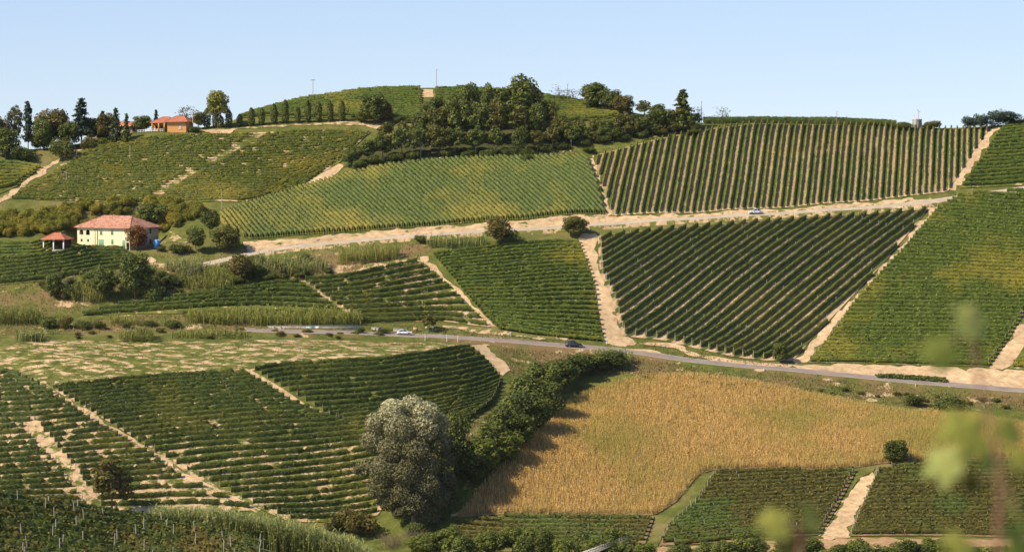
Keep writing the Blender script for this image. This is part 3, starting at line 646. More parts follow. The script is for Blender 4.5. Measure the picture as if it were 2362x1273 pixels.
T('path', [(1020,751),(1140,760),(1200,770),(1320,782),(1310,788),(1200,779),(1100,768),(1020,757)], 'dirt edge below the level middle vineyard', 'soil_half', .5)
T('dirt_patch', [(812,628),(848,610),(925,598),(965,590),(965,597),(900,612),(850,632)], 'eroded pale scar above the middle left vineyard', 'soil_half', .5)
T('path', [(1030,1210),(1090,1065),(1100,1000),(1120,960),(1140,950),(1110,1040),(1060,1190)], 'strip of grass beside the dark hedgerow', 'meadow_mid', .5)
T('path', [(1500,1260),(1512,1192),(1560,1162),(1618,1090),(1646,1090),(1600,1160),(1535,1215),(1520,1262)], 'green grass path around the maize corner', 'ground', .3)
T('path', [(1955,1140),(1985,1078),(2020,1076),(2012,1090),(1985,1100),(1950,1150),(1896,1236),(1888,1240)], 'green grass edge of the lower right track', 'ground', .2)
T('dirt_patch', [(340,596),(352,594),(362,602),(350,608),(338,606)], 'heap of pale earth below the house', 'soil', .2)
T('dirt_patch', [(370,556),(420,552),(450,556),(430,562),(380,562)], 'bare yard beside the house', 'soil_half', .2)
T('dirt_patch', [(150,350),(225,342),(250,338),(222,352),(165,362)], 'eroded slope under the villa trees', 'soil_half', .5)
T('dirt_patch', [(460,302),(490,300),(540,303),(530,309),(490,309)], 'pale cutting below the poplar', 'soil', .3)
# maize floor, orchard floor
CORN = [(1055,1195),(1090,1152),(1135,1098),(1180,1062),(1260,988),(1310,930),(1370,900),(1480,874),(1600,868),(1720,884),(1850,908),(2000,938),(2100,956),(2200,952),(2375,985),(2375,1058),(2090,1066),(2030,1070),(1985,1078),(1900,1084),(1760,1080),(1640,1086),(1612,1096),(1560,1158),(1512,1188),(1180,1186)]
land('field', CORN, 'clay', 'clay ground under the ripe maize')
# lower road, upper road, lane
LOW = centreline([(540,763),(600,766),(700,769),(800,771.5),(860,773),(930,776),(1000,780),(1100,785),(1200,792),(1310,800),(1400,807),(1470,815),(1550,828),(1650,842),(1750,850),(1850,858),(1950,868),(2050,878),(2150,886),(2250,894),(2390,905)])
strip('road', LOW, [-3.0, -2.8, -2.65, 0, 2.65, 2.8, 3.0], [M['asphalt'], M['line'], M['bank']], [2, 0, 1, 0, 0, 1, 0, 2], 'grey asphalt road crossing the valley with pale edge lines', .5, .42, 1.3)
UP = centreline([(430,622),(520,602),(600,580),(700,569),(800,559),(950,546),(1150,533),(1300,525),(1430,516),(1600,506),(1740,497),(1900,486),(2050,477),(2160,466),(2250,450),(2390,431)])
strip('road', UP, [-2.1, 0, 2.1], [M['lane'], M['soil_half']], [1, 0, 0, 1], 'narrow pale upper road past the house', .36, .5, .9)
FLOORS = []
# ------------------------------------------------------------------ vineyards: every row an object of its own
pm = Geo(); tube(pm, [(0, 0, -.3), (0, 0, 1)], [.07, .06], 5); POST = pm.mesh('post'); POST.materials.append(M['post'])
pm = Geo(); tube(pm, [(0, 0, -.3), (0, 0, 1)], [.075, .065], 5); POSTW = pm.mesh('post'); POSTW.materials.append(M['post_pale'])
FAR = Geo(); FARM = []
def cutline(px, hw): return (world(px), hw)
def vineyard(lines, mat, group, label, first=None, last=None, post=None, every=0.0, prand=.0, ends=True, hpost=1.95, lean=0.0, far=False, poff=0.0, **kw):
    if far:
        k = len(FARM); FARM.append(M[mat])
        for L in lines:
            row_geo(FAR, L, mat=k, **kw)
        return
    idx = 0
    for n_, L in enumerate(lines):
        g = Geo(); r = row_geo(g, L, **kw)
        if r is None: continue
        P, s, alive = r; c = P[len(P) // 2]; base = np.array([c[0], c[1], float(hgt(*c))])
        g.V = [v - base for v in g.V]
        o = g.build('vine_row', M[mat], loc=base)
        lab = first if (n_ == 0 and first) else last if (n_ == len(lines) - 1 and last) else label
        thing(o, lab, 'vine row', group)
        if post is None: continue
        at_ = []
        if ends: at_ += [(P[0], P[1] - P[0]), (P[-1], P[-2] - P[-1])]
        if every:
            for d in np.arange(every * rng.uniform(.3, .9), s[-1] - 2, every) if prand < .6 else np.arange(every * .6, s[-1] - 2, every):
                if rng.random() < prand: at_.append((P[np.searchsorted(s, d)], np.zeros(2)))
        for q, d in at_:
            h = hpost * rng.uniform(.9, 1.12); b = (q[0] - base[0], q[1] - poff - base[1], float(hgt(q[0], q[1] - poff)) - base[2])
            po = link('post', post, o, b); d = unit(d); po.rotation_euler = (rng.normal() * .05 - d[1] * lean, rng.normal() * .05 + d[0] * lean, 0); po.scale = (1, 1, h)
# striped field under the skyline
F1 = [(1366,361),(1500,327),(1620,302),(1740,287),(1900,289),(2060,292),(2288,296),(2186,444),(2000,465),(1800,481),(1600,493),(1412,499),(1388,430)]
L, fr = rows_parallel(F1, [(1776,480),(1803,288)], 1.9)
M['floor_striped'] = stripemat('striped_vineyard_floor', fr[0], 0, 1.9, (.56, .39, .23), (.085, .105, .030), (.40, .29, .155), .8)
land('field', F1, 'floor_striped', 'ground of the striped vineyard, green and tan strips between rows')
L.sort(key=lambda q: q[:, 0].mean())
vineyard(L, 'vine_striped', 'vine rows of the striped hillside under the skyline', 'slender olive-green vine row running straight up the striped hillside', 'short leftmost vine row beside the dirt track of the striped hillside', 'short rightmost vine row beside the top right dirt track', post=POST, leaves=7, w=.22, h0=.3, h1=1.4, leaf=.26, hpost=1.6)
# diagonal field below the upper road
F2 = [(1378,545),(1480,533),(1600,523),(1800,508),(2000,494),(2143,483),(2045,602),(1956,695),(1878,775),(1826,834),(1760,832),(1690,824),(1610,806),(1530,786),(1436,776),(1424,735),(1412,690),(1384,635)]
L, fr = rows_parallel(F2, [(1690,748),(1924,560)], 2.4, 1.2)
M['floor_diag'] = stripemat('diagonal_vineyard_floor', fr[0], 0, 2.4, (.40, .275, .155), (.085, .105, .030), (.60, .42, .25), .85)
land('field', F2, 'floor_diag', 'ground of the diagonal vineyard, grass and bare soil strips')
L.sort(key=lambda q: q[:, 0].mean())
c2 = [cutline([(1380,570),(1560,582),(1750,592),(1900,588),(2060,592)], .35), cutline([(1430,682),(1600,697),(1760,692),(1920,690)], .35)]
vineyard(L, 'vine_diag', 'vine rows of the diagonal field below the upper road', 'dark green vine row slanting up across the diagonal field', 'short leftmost vine row of the diagonal field by the wide dirt track', 'rightmost vine row of the diagonal field along the long dirt track', post=POSTW, every=22, prand=.9, leaves=10, w=.38, h1=1.6, h0=.35, leaf=.3, hpost=2.4)
# big level field at the right
F4 = [(1860,838),(2283,847),(2330,778),(2375,705),(2375,441),(2212,452),(2158,486),(2084,574),(1962,706)]
L, fr = rows_parallel(F4, [(1862,836),(2283,845)], 1.85)
land('field', F4, 'floor_green', 'grassy ground of the big level vineyard at the right')
vineyard(L, 'vine_green', 'level vine rows of the big right-hand slope', 'bright green vine row lying level across the big right-hand slope', 'lowest vine row of the right-hand slope, white posts above the bare verge', 'topmost vine row of the right-hand slope under the upper road', post=POSTW, every=30, prand=.28, leaves=7, w=.4, h1=1.7, leaf=.34, hpost=2.0)
F4B = [(2328,852),(2380,855),(2380,770)]
L, fr = rows_parallel(F4B, [(1862,836),(2283,845)], 1.9); land('field', F4B, 'floor_green', 'grassy ground at the far right of the climbing track')
vineyard(L, 'vine_green', 'vine rows right of the climbing track', 'short green vine row right of the track at the frame edge', leaves=7, w=.4, h1=1.7)
# middle left block and the strip left of it
lab = 'ground under the middle left vine rows'
land('field', [(694,650),(800,640),(870,625),(968,600),(1045,665),(1135,756),(1020,742),(832,744),(760,695)], 'floor_mix', lab)
L = rows_guides([[(704,650),(800,642),(870,627),(962,607)],[(762,694),(850,690),(950,680),(1036,666)],[(838,744),(930,742),(1030,740),(1122,752)]], 2.35)
vineyard(L, 'vine_dark', 'curved vine rows of the middle left block', 'gently curved dark vine row between the reed bank and the slanting path', 'highest curved vine row, just below the reeds', 'lowest curved vine row above the lower road bank', post=POST, every=18, prand=.3, leaves=11, w=.36, h1=1.6, leaf=.25, gaps=.03)
land('field', [(186,728),(330,704),(530,676),(620,656),(692,650),(760,695),(830,742),(700,728),(420,726)], 'floor_green', 'ground of the narrow vineyard above the yellow-green reeds')
L = rows_guides([[(532,674),(620,660),(690,654)],[(300,702),(420,690),(550,684),(650,676),(728,680)],[(184,728),(300,722),(430,712),(600,704),(775,714)],[(420,730),(600,726),(720,726),(822,742)]], 2.8)
vineyard(L, 'vine_dark', 'vine rows of the narrow block above the reeds', 'dark vine row climbing gently left of the middle block', post=POST, every=20, prand=.4, leaves=11, w=.38, h1=1.6, leaf=.25, gaps=.015)
# lower left blocks
GA = [[(122,897),(200,890),(280,880),(370,873),(460,868),(563,862)],[(222,957),(330,946),(450,938),(560,931),(668,926)],[(338,1032),(450,1019),(600,1012),(720,1001),(832,992)],[(446,1094),(560,1082),(700,1068),(860,1045),(905,1038)],[(606,1174),(700,1171),(800,1160),(905,1138)],[(670,1197),(760,1195),(870,1182)]]
GB = [[(588,857),(640,847),(800,839),(900,833),(1000,819),(1083,805)],[(648,893),(760,884),(900,876),(1040,858),(1128,842)],[(744,950),(860,940),(1000,924),(1100,904),(1156,882)],[(838,1000),(920,990),(1030,968),(1110,945),(1136,930)],[(880,1050),(950,1038),(1010,1018),(1058,1002)]]
GC = [[(-30,866),(20,862),(46,872)],[(-30,915),(50,912),(122,910)],[(-30,990),(100,985),(208,970)],[(-30,1072),(120,1062),(250,1050),(340,1044)],[(-30,1135),(120,1128),(300,1112),(420,1104)],[(60,1168),(150,1167),(300,1167),(450,1162),(575,1172)]]
land('field', [(112,895),(280,876),(460,862),(563,854),(668,922),(835,992),(905,1035),(905,1140),(870,1190),(670,1204),(600,1176),(440,1098),(222,957)], 'floor_mix', 'ground of the lower left vineyard between the two soil gaps')
land('field', [(580,856),(640,844),(800,836),(1000,816),(1085,800),(1160,875),(1138,932),(1060,1006),(960,1060),(880,1060),(838,1000),(700,930)], 'floor_green', 'ground of the curved vineyard above the silver poplar')
land('field', [(-40,850),(20,852),(70,892),(190,972),(345,1046),(420,1106),(580,1178),(450,1185),(200,1185),(-40,1170)], 'floor_soil', 'half bare ground of the far lower left vineyard')
L = rows_guides(GA, 1.8)
vineyard(L, 'vine_left', 'vine rows of the lower left block', 'dark vine row in the lower left block between two soil gaps', 'topmost vine row of the lower left block at the worn meadow', 'lowest vine row left of the silver poplar', post=POST, every=14, prand=.35, leaves=16, w=.30, h1=1.5, h0=.28, leaf=.25, gaps=.035)
L = rows_guides(GB, 2.05)
vineyard(L, 'vine_left', 'curved vine rows above the silver poplar', 'curved vine row with a bright top edge above the silver poplar', 'topmost curved vine row running up to the lower road', 'lowest curved vine row right behind the silver poplar', post=POST, every=16, prand=.3, leaves=16, w=.30, h1=1.5, h0=.28, leaf=.25, gaps=.015)
L = split_rows(rows_guides(GC, 2.3), [(70,982),(150,1075),(215,1165)], 1.6)
vineyard(L, 'vine_left', 'gappy vine rows of the far lower left block', 'broken vine row over pale soil at the far lower left', post=POST, every=16, prand=.25, leaves=16, w=.36, h1=1.5, h0=.25, leaf=.25, gaps=.08)
# near knoll
land('field', [(-60,1160),(150,1180),(300,1202),(450,1230),(600,1268),(640,1350),(-60,1345)], 'floor_brown', 'brown ground of the near knoll vineyard', y0=330.0)
L = rows_guides([[(-60,1162),(0,1164),(150,1182),(300,1204),(450,1231),(600,1268)],[(-60,1330),(0,1331),(150,1347),(300,1369),(450,1396),(600,1425)]], 3.4, y0=330.0)
vineyard(L, 'vine_near', 'vine rows of the near knoll', 'leafy dark vine row with leaning pale stakes on the near knoll', 'vine row along the crest of the near knoll', post=POSTW, every=4.4, prand=.58, hpost=2.5, poff=.75, leaves=34, leaf=.25, w=.55, h1=1.75, h0=.3, ragged=.2, step=.4)
# below the house
land('field', [(-30,600),(60,596),(205,574),(290,578),(335,608),(270,622),(90,650),(-30,662)], 'floor_green', 'ground of the small vineyard below the house')
L = rows_guides([[(-30,605),(60,600),(140,590),(210,577),(285,580)],[(-30,658),(90,647),(180,634),(270,620),(332,610)]], 2.55)
vineyard(L, 'vine_dark', 'vine rows below the cream house', 'dark vine row in the small plot below the cream house', 'topmost dark vine row below the house, white stakes along it', 'lowest vine row above the brown bank at the left edge', post=POSTW, every=7, prand=.3, leaves=11, w=.38, h1=1.6, leaf=.25, gaps=.015)
# lower right blocks
F13 = [(1648,1094),(1760,1088),(1975,1088),(1948,1140),(1892,1234),(1720,1250),(1520,1260),(1540,1218),(1604,1160)]
L, fr = rows_parallel(F13, [(1520,1258),(1890,1236)], 2.1); land('field', F13, 'floor_brown', 'ground of the browning vineyard left of the lower right track')
vineyard(L, 'vine_brown', 'vine rows left of the lower right track', 'browning vine row between the maize corner and the lower right track', 'front vine row left of the lower right track', 'rear vine row against the maize with white posts', post=POSTW, every=11, prand=.35, leaves=9, w=.42, h1=1.6, leaf=.34, hpost=2.05)
F14 = [(2022,1090),(2080,1076),(2380,1070),(2380,1240),(1956,1238),(1988,1166)]
L, fr = rows_parallel(F14, [(1956,1238),(2362,1241)], 2.1); land('field', F14, 'floor_brown', 'ground of the vineyard right of the lower right track')
vineyard(L, 'vine_brown', 'vine rows right of the lower right track', 'green and brown vine row right of the lower right track', 'front vine row with a line of grey posts at the bottom right', 'rear vine row at the foot of the maize on the right', post=POSTW, every=7, prand=.12, leaves=9, w=.42, h1=1.65, leaf=.34)
F15 = [(1048,1206),(1180,1190),(1510,1192),(1488,1256),(1300,1266),(1000,1252)]
L, fr = rows_parallel(F15, [(1050,1208),(1490,1218)], 2.5); land('field', F15, 'floor_brown', 'ground of the small vineyard right of the poplar')
vineyard(L, 'vine_brown', 'vine rows right of the poplar foot', 'olive vine row right of the foot of the silver poplar', leaves=9, w=.42, h1=1.5, leaf=.34)
# the remaining rows, too many to single out: one object
F3 = [(572,553),(800,537),(1000,523),(1200,508),(1398,496),(1385,440),(1368,395),(1354,362),(1200,363),(1010,371),(900,383),(800,403),(700,432),(600,462),(508,494),(510,520)]
L, fr = rows_parallel(F3, [(872,531),(783,450)], 1.38); land('field', F3, 'floor_green', 'ground of the smooth green vineyard above the upper road')
vineyard(L, 'vine_blue', '', '', far=True, leaves=7, w=.46, h1=1.6, h0=.1, ragged=.04)
F3L = L
for L_ in F3L:                                                       # leaning end posts
    e = L_[np.argmin(L_[:, 1])]; o_ = L_[np.argmax(L_[:, 1])]; d = unit(o_ - e); b = np.r_[e - d * .9, hgt(*(e - d * .9))]
    tube(FAR, [b + [0, 0, -.2], b + [d[0] * 1.0, d[1] * 1.0, 2.1]], .09, 5, 0)
L = rows_guides([[(1000,592),(1080,582),(1180,569),(1280,562),(1336,562)],[(1074,680),(1200,678),(1300,670),(1374,668)],[(1150,760),(1220,770),(1300,780),(1392,788)]], 1.9)
land('field', [(992,592),(1080,578),(1180,566),(1280,558),(1338,560),(1352,620),(1372,680),(1394,786),(1300,780),(1220,770),(1150,760),(1080,690)], 'floor_green', 'ground of the level vineyard left of the wide dirt track')
vineyard(L, 'vine_green', '', '', far=True, leaves=7, w=.40, h1=1.45, gaps=.01)
F5 = [(2212,436),(2266,362),(2310,298),(2330,288),(2380,286),(2380,428),(2300,432)]
L, fr = rows_parallel(F5, [(2228,434),(2362,426)], 2.1); land('field', F5, 'floor_green', 'ground of the vineyard in the top right corner')
vineyard(L, 'vine_green', '', '', far=True, leaves=5, w=.4, h1=1.6)
land('field', [(210,340),(320,322),(450,312),(700,302),(855,306),(800,360),(785,376),(690,430),(560,468),(200,466),(20,458),(90,425),(148,374)], 'floor_mix', 'ground of the scruffy upper left vineyard')
cu = [cutline([(604,310),(540,346),(485,374)], 1.2), cutline([(438,402),(362,448)], 1.2)]
L = rows_guides([[(215,343),(320,325),(450,316),(600,313),(700,306),(850,308)],[(130,398),(300,396),(500,396),(700,386),(785,366)],[(28,458),(200,462),(400,466),(560,464),(688,434)]], 1.35)
vineyard(L, 'vine_scruffy', '', '', far=True, leaves=6, w=.40, h1=1.05, h0=.1, gaps=.07, cuts=cu)
L = rows_guides([[(-25,380),(40,382),(92,390)],[(-25,440),(15,434),(36,428)]], 2.1); land('field', [(-30,376),(96,386),(40,432),(-30,462)], 'floor_green', 'ground of the small vineyard at the far upper left')
vineyard(L, 'vine_green', '', '', far=True, leaves=5, w=.4, h1=1.6)
KN = [(540,278),(700,275),(830,273),(972,276),(974,207),(900,208),(830,213),(700,232),(640,247),(565,268)]
L, fr = rows_parallel(KN, [(640,262),(960,262)], 1.7); land('field', KN, 'floor_green', 'ground of the knoll vineyard'); vineyard(L, 'vine_green', '', '', far=True, leaves=5, w=.42, h1=1.6)
KN2 = [(1000,207),(1090,208),(1200,217),(1330,236),(1470,262),(1400,276),(1280,282),(1000,278)]
L, fr = rows_parallel(KN2, [(640,262),(960,262)], 2.2); land('field', KN2, 'floor_green', 'ground of the knoll vineyard behind the wood'); vineyard(L, 'vine_green', '', '', far=True, leaves=5, w=.42, h1=1.6)
c = world([(1625,286),(1740,284),(1850,286),(1960,289),(2068,293)])
vineyard([c + [0, k * 2.4] for k in range(4)], 'vine_left', '', '', far=True, leaves=7, w=.45, h1=2.0, h0=.1)
L = rows_guides([[(-30,566),(80,564),(200,566)],[(-30,596),(100,590),(200,573)]], 2.3); land('field', [(-30,560),(100,558),(220,566),(200,576),(60,598),(-30,602)], 'floor_green', 'light green plot left of the house')
vineyard(L, 'vine_green', '', '', far=True, leaves=5, w=.45, h1=1.1, h0=.1)
o = FAR.build('vine_rows', FARM)
thing(o, 'hundreds of thin green vine rows on the smoother far plots and the skyline', 'vine rows', kind='stuff')
# ------------------------------------------------------------------ trees, bushes, reeds, maize
def pxm(p): return F / p[1]
PROTO = {}
def proto(kind):
    if kind not in PROTO:
        mk = {'broad': lambda: broad(3000, .31), 'dense': lambda: broad(4200, .30, .08, 18), 'tall': lambda: broad(3000, .31, .22, 15, lobe=(.26, .42)), 'loose': lambda: broad(900, .42, .2, 13, lobe=(.22, .36)),
              'conifer': lambda: conifer(2200, .38), 'cedar': lambda: conifer(2400, .42, W=6.0, layers=12, droop=.12, jag=.32, power=.6, cb=.2), 'column': lambda: column(900), 'wispy': lambda: wispy(), 'thin': lambda: wispy(230, .4)}[kind]
        PROTO[kind] = []
        for k in range(4 if kind in ('broad', 'dense', 'tall') else 3 if kind in ('loose', 'column', 'conifer') else 2):
            t, c = mk(); PROTO[kind].append((t.mesh('trunk'), c.mesh('crown')))
    return PROTO[kind]
NOMW = {'conifer': 4.5, 'cedar': 6.0, 'column': 2.6}
MESHM = {}
def withmat(me, mat):
    key = (me.name, mat)
    if key not in MESHM:
        m = me.copy(); m.materials.clear(); m.materials.append(M[mat]); MESHM[key] = m
    return MESHM[key]
def tree(name, kind, leaf, u, vb, vt, wpx, label, cat='tree', group=None, bark='bark', var=None, dy=0.0):
    p = hit(u, vb); 
    if dy: p = np.array([p[0], p[1] + dy, float(hgt(p[0], p[1] + dy))])
    s = pxm(p); H = (vb - vt) / s; W = wpx / s
    r = empty(name, p, label, cat, group, rng.uniform(0, 6.28)); r.scale = (W / NOMW.get(kind, 7.0), W / NOMW.get(kind, 7.0), H / 10.0)
    P = proto(kind); t, c = P[rng.integers(len(P)) if var is None else var % len(P)]
    link('trunk', withmat(t, bark), r); link('crown', withmat(c, leaf), r)
    return r
SH = []
for k in range(5): SH.append(shrub_geo(2300 + 250 * k, .34, 10, 11).mesh('bush'))
SHM = {}
def bush(u, vb, vt, wpx, leaf, label, name='bush', group=None, cat='bush', bark='bark'):
    p = hit(u, vb); s = pxm(p); k = rng.integers(5)
    if (k, leaf) not in SHM: m = SH[k].copy(); m.materials.append(M[bark]); m.materials.append(M[leaf]); SHM[k, leaf] = m
    o = link(name, SHM[k, leaf], None, p, (0, 0, rng.uniform(0, 6.28)), (wpx / s / 11 * 1.05, wpx / s / 11 * 1.05, (vb - vt) / s / 9.2))
    return thing(o, label, cat, group)
TL = [
 ('tree','dense','leaf_a',100,348,268,58,'dark tree filling the gap behind the chestnut'),
 ('tree','dense','leaf_b',160,344,276,56,'mid green tree between the chestnut and the broad cedar'),
 ('tree','dense','leaf_a',212,326,270,50,'dark tree right of the broad cedar'),
 ('tree','dense','leaf_e',-6,362,262,50,'tree cut by the left frame edge'),
 # villa trees, upper left
 ('tree','loose','leaf_grey',30,352,238,56,'pale grey-green tree at the far left of the villa grove'),
 ('tree','dense','leaf_a',14,368,292,70,'dark low tree at the left frame edge below the villa grove'),
 ('conifer','cedar','leaf_blue',65,334,222,40,'blue-green conifer with a bare lower trunk left of the chestnut'),
 ('chestnut_tree','dense','leaf_e',125,326,232,92,'big olive-brown chestnut tree in the villa grove'),
 ('conifer','cedar','leaf_blue',188,322,217,62,'broad dark cedar just left of the red villa roof'),
 ('conifer','conifer','leaf_needle',237,284,219,34,'conifer rising behind the red villa roof'),
 ('tree','dense','leaf_e',243,322,258,50,'russet-green tree in front of the villa roof'),
 ('conifer','conifer','leaf_needle',267,327,249,36,'slim dark conifer left of the villa terrace'),
 ('conifer','conifer','leaf_b',292,330,262,27,'small slender conifer beside the round terrace tree'),
 ('tree','dense','leaf_a',330,304,264,52,'round clipped dark tree on the villa terrace'),
 ('conifer','conifer','leaf_needle',360,286,237,24,'conifer poking up behind the orange villa roof'),
 ('tree','wispy','leaf_grey',428,296,246,50,'thin grey half-bare tree right of the orange villa'),
 ('tree','broad','leaf_c',458,298,257,38,'olive tree between the orange villa and the poplar'),
 ('poplar','tall','leaf_poplar',503,296,205,64,'pale yellow-green poplar standing out on the ridge'),
 ('tree','dense','leaf_a',864,287,213,72,'large dark tree at the right end of the cypress line'),
 ('tree','dense','leaf_rust',890,284,232,34,'rusty reddish tree against the large dark one'),
 # around the house
 ('tree','dense','leaf_a',352,530,466,88,'large dark tree right behind the cream house'),
 ('tree','dense','leaf_rust',316,577,516,56,'rust-brown tree in front of the cream house'),
 ('tree','tall','leaf_b',484,548,478,48,'upright green tree on the slope right of the house'),
 ('tree','broad','leaf_a',452,583,520,52,'dark ivy-clad tree right of the blue cabin'),
 ('tree','dense','leaf_c',522,580,520,74,'spreading olive-green tree beside the upper road'),
 ('tree','broad','leaf_e',1150,566,498,66,'brownish loose tree at the upper road bend'),
 ('tree','dense','leaf_a',1180,566,528,40,'small dark tree beside the brownish one at the road bend'),
 ('tree','dense','leaf_c',1326,546,496,66,'round olive-green tree at the top of the wide dirt track'),
 ('tree','broad','leaf_a',312,690,578,82,'tall dark tree on the bank below the house'),
 ('tree','broad','leaf_a',236,694,612,70,'dark tree left of the tallest one on the bank'),
 ('tree','dense','leaf_a',124,688,628,48,'small dark tree at the left of the bank'),
 ('tree','broad','leaf_e',556,650,582,64,'brown-green tree below the upper road lane'),
 ('tree','loose','leaf_c',990,764,722,40,'small olive tree beside the lower road'),
 ('tree','dense','leaf_a',1800,838,786,40,'small dark tree at the foot of the diagonal rows'),
 ('tree','dense','leaf_b',2066,1072,1010,66,'lone round tree where maize meets the lower right track'),
 ('tree','loose','leaf_e',258,1190,1045,112,'thin brownish half-bare tree behind the near knoll'),
]
for a in TL: tree(*a[:8])
for k, (u, vb, vt, w_) in enumerate([(478,296,250,18),(497,295,262,15),(510,295,268,15),(528,294,254,17),(553,293,264,15),(580,291,249,17),(604,289,249,15),(632,286,240,17),(658,285,231,17),(687,284,247,13),(710,283,232,16),(735,282,234,16),(761,281,233,16),(789,280,233,16)]):
    lab = 'leftmost cypress, beside the pale poplar' if k == 0 else 'last cypress of the line, nearest the large dark tree' if k == 13 else 'short cypress, the smallest of the line' if k == 9 else 'slim clipped cypress in the long line on the ridge terrace'
    tree('cypress', 'column', 'leaf_b', u, vb, vt, w_, lab, 'cypress', 'cypresses along the ridge terrace')
# trees on the skyline right of the knoll
for a in [('thin','leaf_c',1290,236,203,44,'thin see-through tree left of the skyline pole'),('thin','leaf_c',1322,238,207,38,'thin see-through tree right of the skyline pole'),('dense','leaf_a',1370,256,186,74,'dark twin-topped tree on the skyline'),
          ('broad','leaf_a',1407,262,202,60,'dark rounded tree right of the twin-topped one'),('broad','leaf_e',1437,268,216,56,'brownish tree sloping down the skyline'),('loose','leaf_c',1486,270,230,54,'loose olive tree on the falling skyline'),('broad','leaf_b',1518,276,238,48,'small green tree on the falling skyline'),
          ('cedar','leaf_a',1576,300,206,58,'tall pointed dark tree at the right end of the wood'),('thin','leaf_b',1610,284,248,26,'slight sapling right of the pointed tree'),('thin','leaf_b',1666,292,249,34,'slight sapling standing on the ridge rows')          ]:
    tree('tree', a[0], a[1], a[2], a[3], a[4], a[5], a[6])
# the hillside wood
BACK = [(1000,302,228,62),(1045,302,213,62),(1085,300,203,62),(1120,302,190,60),(1160,298,205,74),(1203,300,181,98),(1238,300,198,72),(1266,302,226,60)]
MID = [(890,327,282,58),(932,327,278,62),(975,327,258,60),(1015,330,240,72),(1060,332,236,76),(1105,332,232,76),(1150,332,226,80),(1195,332,236,80),(1240,330,240,76),(1285,327,266,58),(1330,324,276,56),(1375,320,270,56),(1420,317,266,56),(1465,310,256,60),(1505,307,250,62),(1540,303,248,58),(1582,300,246,60),(1606,296,262,44)]
MID += [(1305,334,282,52),(1350,330,280,52),(1395,326,276,52),(1440,320,268,52),(1485,313,262,52),(1525,308,256,50),(1560,304,252,50)]
FRONT = [(806,388,352,44),(824,383,342,50),(850,378,322,54),(884,371,308,60),(925,368,300,64),(968,364,292,66),(1012,362,286,66),(1056,360,288,66),(1102,358,290,64),(1150,357,288,64),(1196,357,298,62),(1238,352,300,58),(1278,344,298,56),(1322,337,296,58),(1366,331,294,54),(1412,326,290,54),(1458,319,284,54),(1502,314,284,54),(1548,307,274,52),(1588,302,270,42)]
for nm, LST, kinds in (('back', BACK, ('tall', 'broad', 'loose')), ('mid', MID, ('tall', 'loose', 'broad')), ('front', FRONT, ('tall', 'broad', 'loose'))):
    for k, (u, vb, vt, w_) in enumerate(LST):
        lf = ['leaf_a', 'leaf_b', 'leaf_b', 'leaf_c', 'leaf_a', 'leaf_c'][int(rng.integers(6))]
        lab = {'back': 'tall green tree in the top rank of the hillside wood', 'mid': 'green tree in the middle of the hillside wood', 'front': 'dark green tree at the lower edge of the hillside wood'}[nm]
        if nm == 'back' and k == 5: lab = 'tallest broad tree of the wood, breaking the skyline'
        if nm == 'front' and k == 0: lab = 'last low tree at the left tip of the hillside wood'
        tree('tree', kinds[int(rng.integers(3))], lf, u + rng.uniform(-6, 6), vb, vt - rng.uniform(-8, 14), w_ * rng.uniform(.72, .98), lab, 'tree', {'back': 'top trees of the hillside wood', 'mid': 'inner trees of the hillside wood', 'front': 'edge trees of the hillside wood'}[nm], bark='bark_pale' if rng.random() < .3 else 'bark')
for u, vb, vt, w_, lf in [(830,392,364,40,'leaf_a'),(868,380,352,44,'leaf_a'),(910,374,346,44,'leaf_b'),(955,369,342,44,'leaf_a'),(1035,364,338,46,'leaf_a'),(1080,362,336,46,'leaf_b'),(1128,361,334,46,'leaf_a'),(1174,361,333,48,'leaf_b'),(1216,360,330,46,'leaf_a'),(1258,352,326,44,'leaf_a'),(1300,344,318,44,'leaf_b'),(1345,336,312,44,'leaf_a'),(1390,331,306,44,'leaf_a'),(1436,325,300,44,'leaf_b'),(1480,318,294,44,'leaf_a'),(1525,313,290,44,'leaf_c'),(1568,305,284,40,'leaf_b'),(1600,303,280,40,'leaf_b')]:
    bush(u, vb, vt, w_, lf, 'low bush along the lower edge of the hillside wood', group='undergrowth of the hillside wood')
# dark hedgerow between the vines and the maize
HR = [(1412,850,806,70,'dense','leaf_a'),(1372,858,812,80,'dense','leaf_a'),(1330,872,812,90,'broad','leaf_a'),(1290,900,822,96,'dense','leaf_a'),(1250,930,828,100,'broad','leaf_a'),(1218,960,858,104,'dense','leaf_b'),(1262,968,872,84,'dense','leaf_a'),(1200,995,892,104,'broad','leaf_a'),(1236,1000,905,80,'dense','leaf_a'),(1168,1026,924,100,'dense','leaf_b'),(1200,1036,950,80,'dense','leaf_b'),(1142,1060,968,92,'broad','leaf_b'),(1172,1072,990,70,'dense','leaf_d'),(1118,1096,1006,84,'dense','leaf_d'),(1092,1120,1040,80,'broad','leaf_b')]
for k, (u, vb, vt, w_, kd, lf) in enumerate(HR):
    lab = 'upper end tree of the hedgerow, near the road reeds' if k == 0 else 'lower end tree of the hedgerow, beside the silver poplar' if k == 14 else 'brighter yellow-green tree of the hedgerow near the workers' if k == 12 else 'dark green tree in the hedgerow along the maize'
    tree('tree', kd, lf, u, vb, vt, w_, lab, 'tree', 'trees of the hedgerow beside the maize')
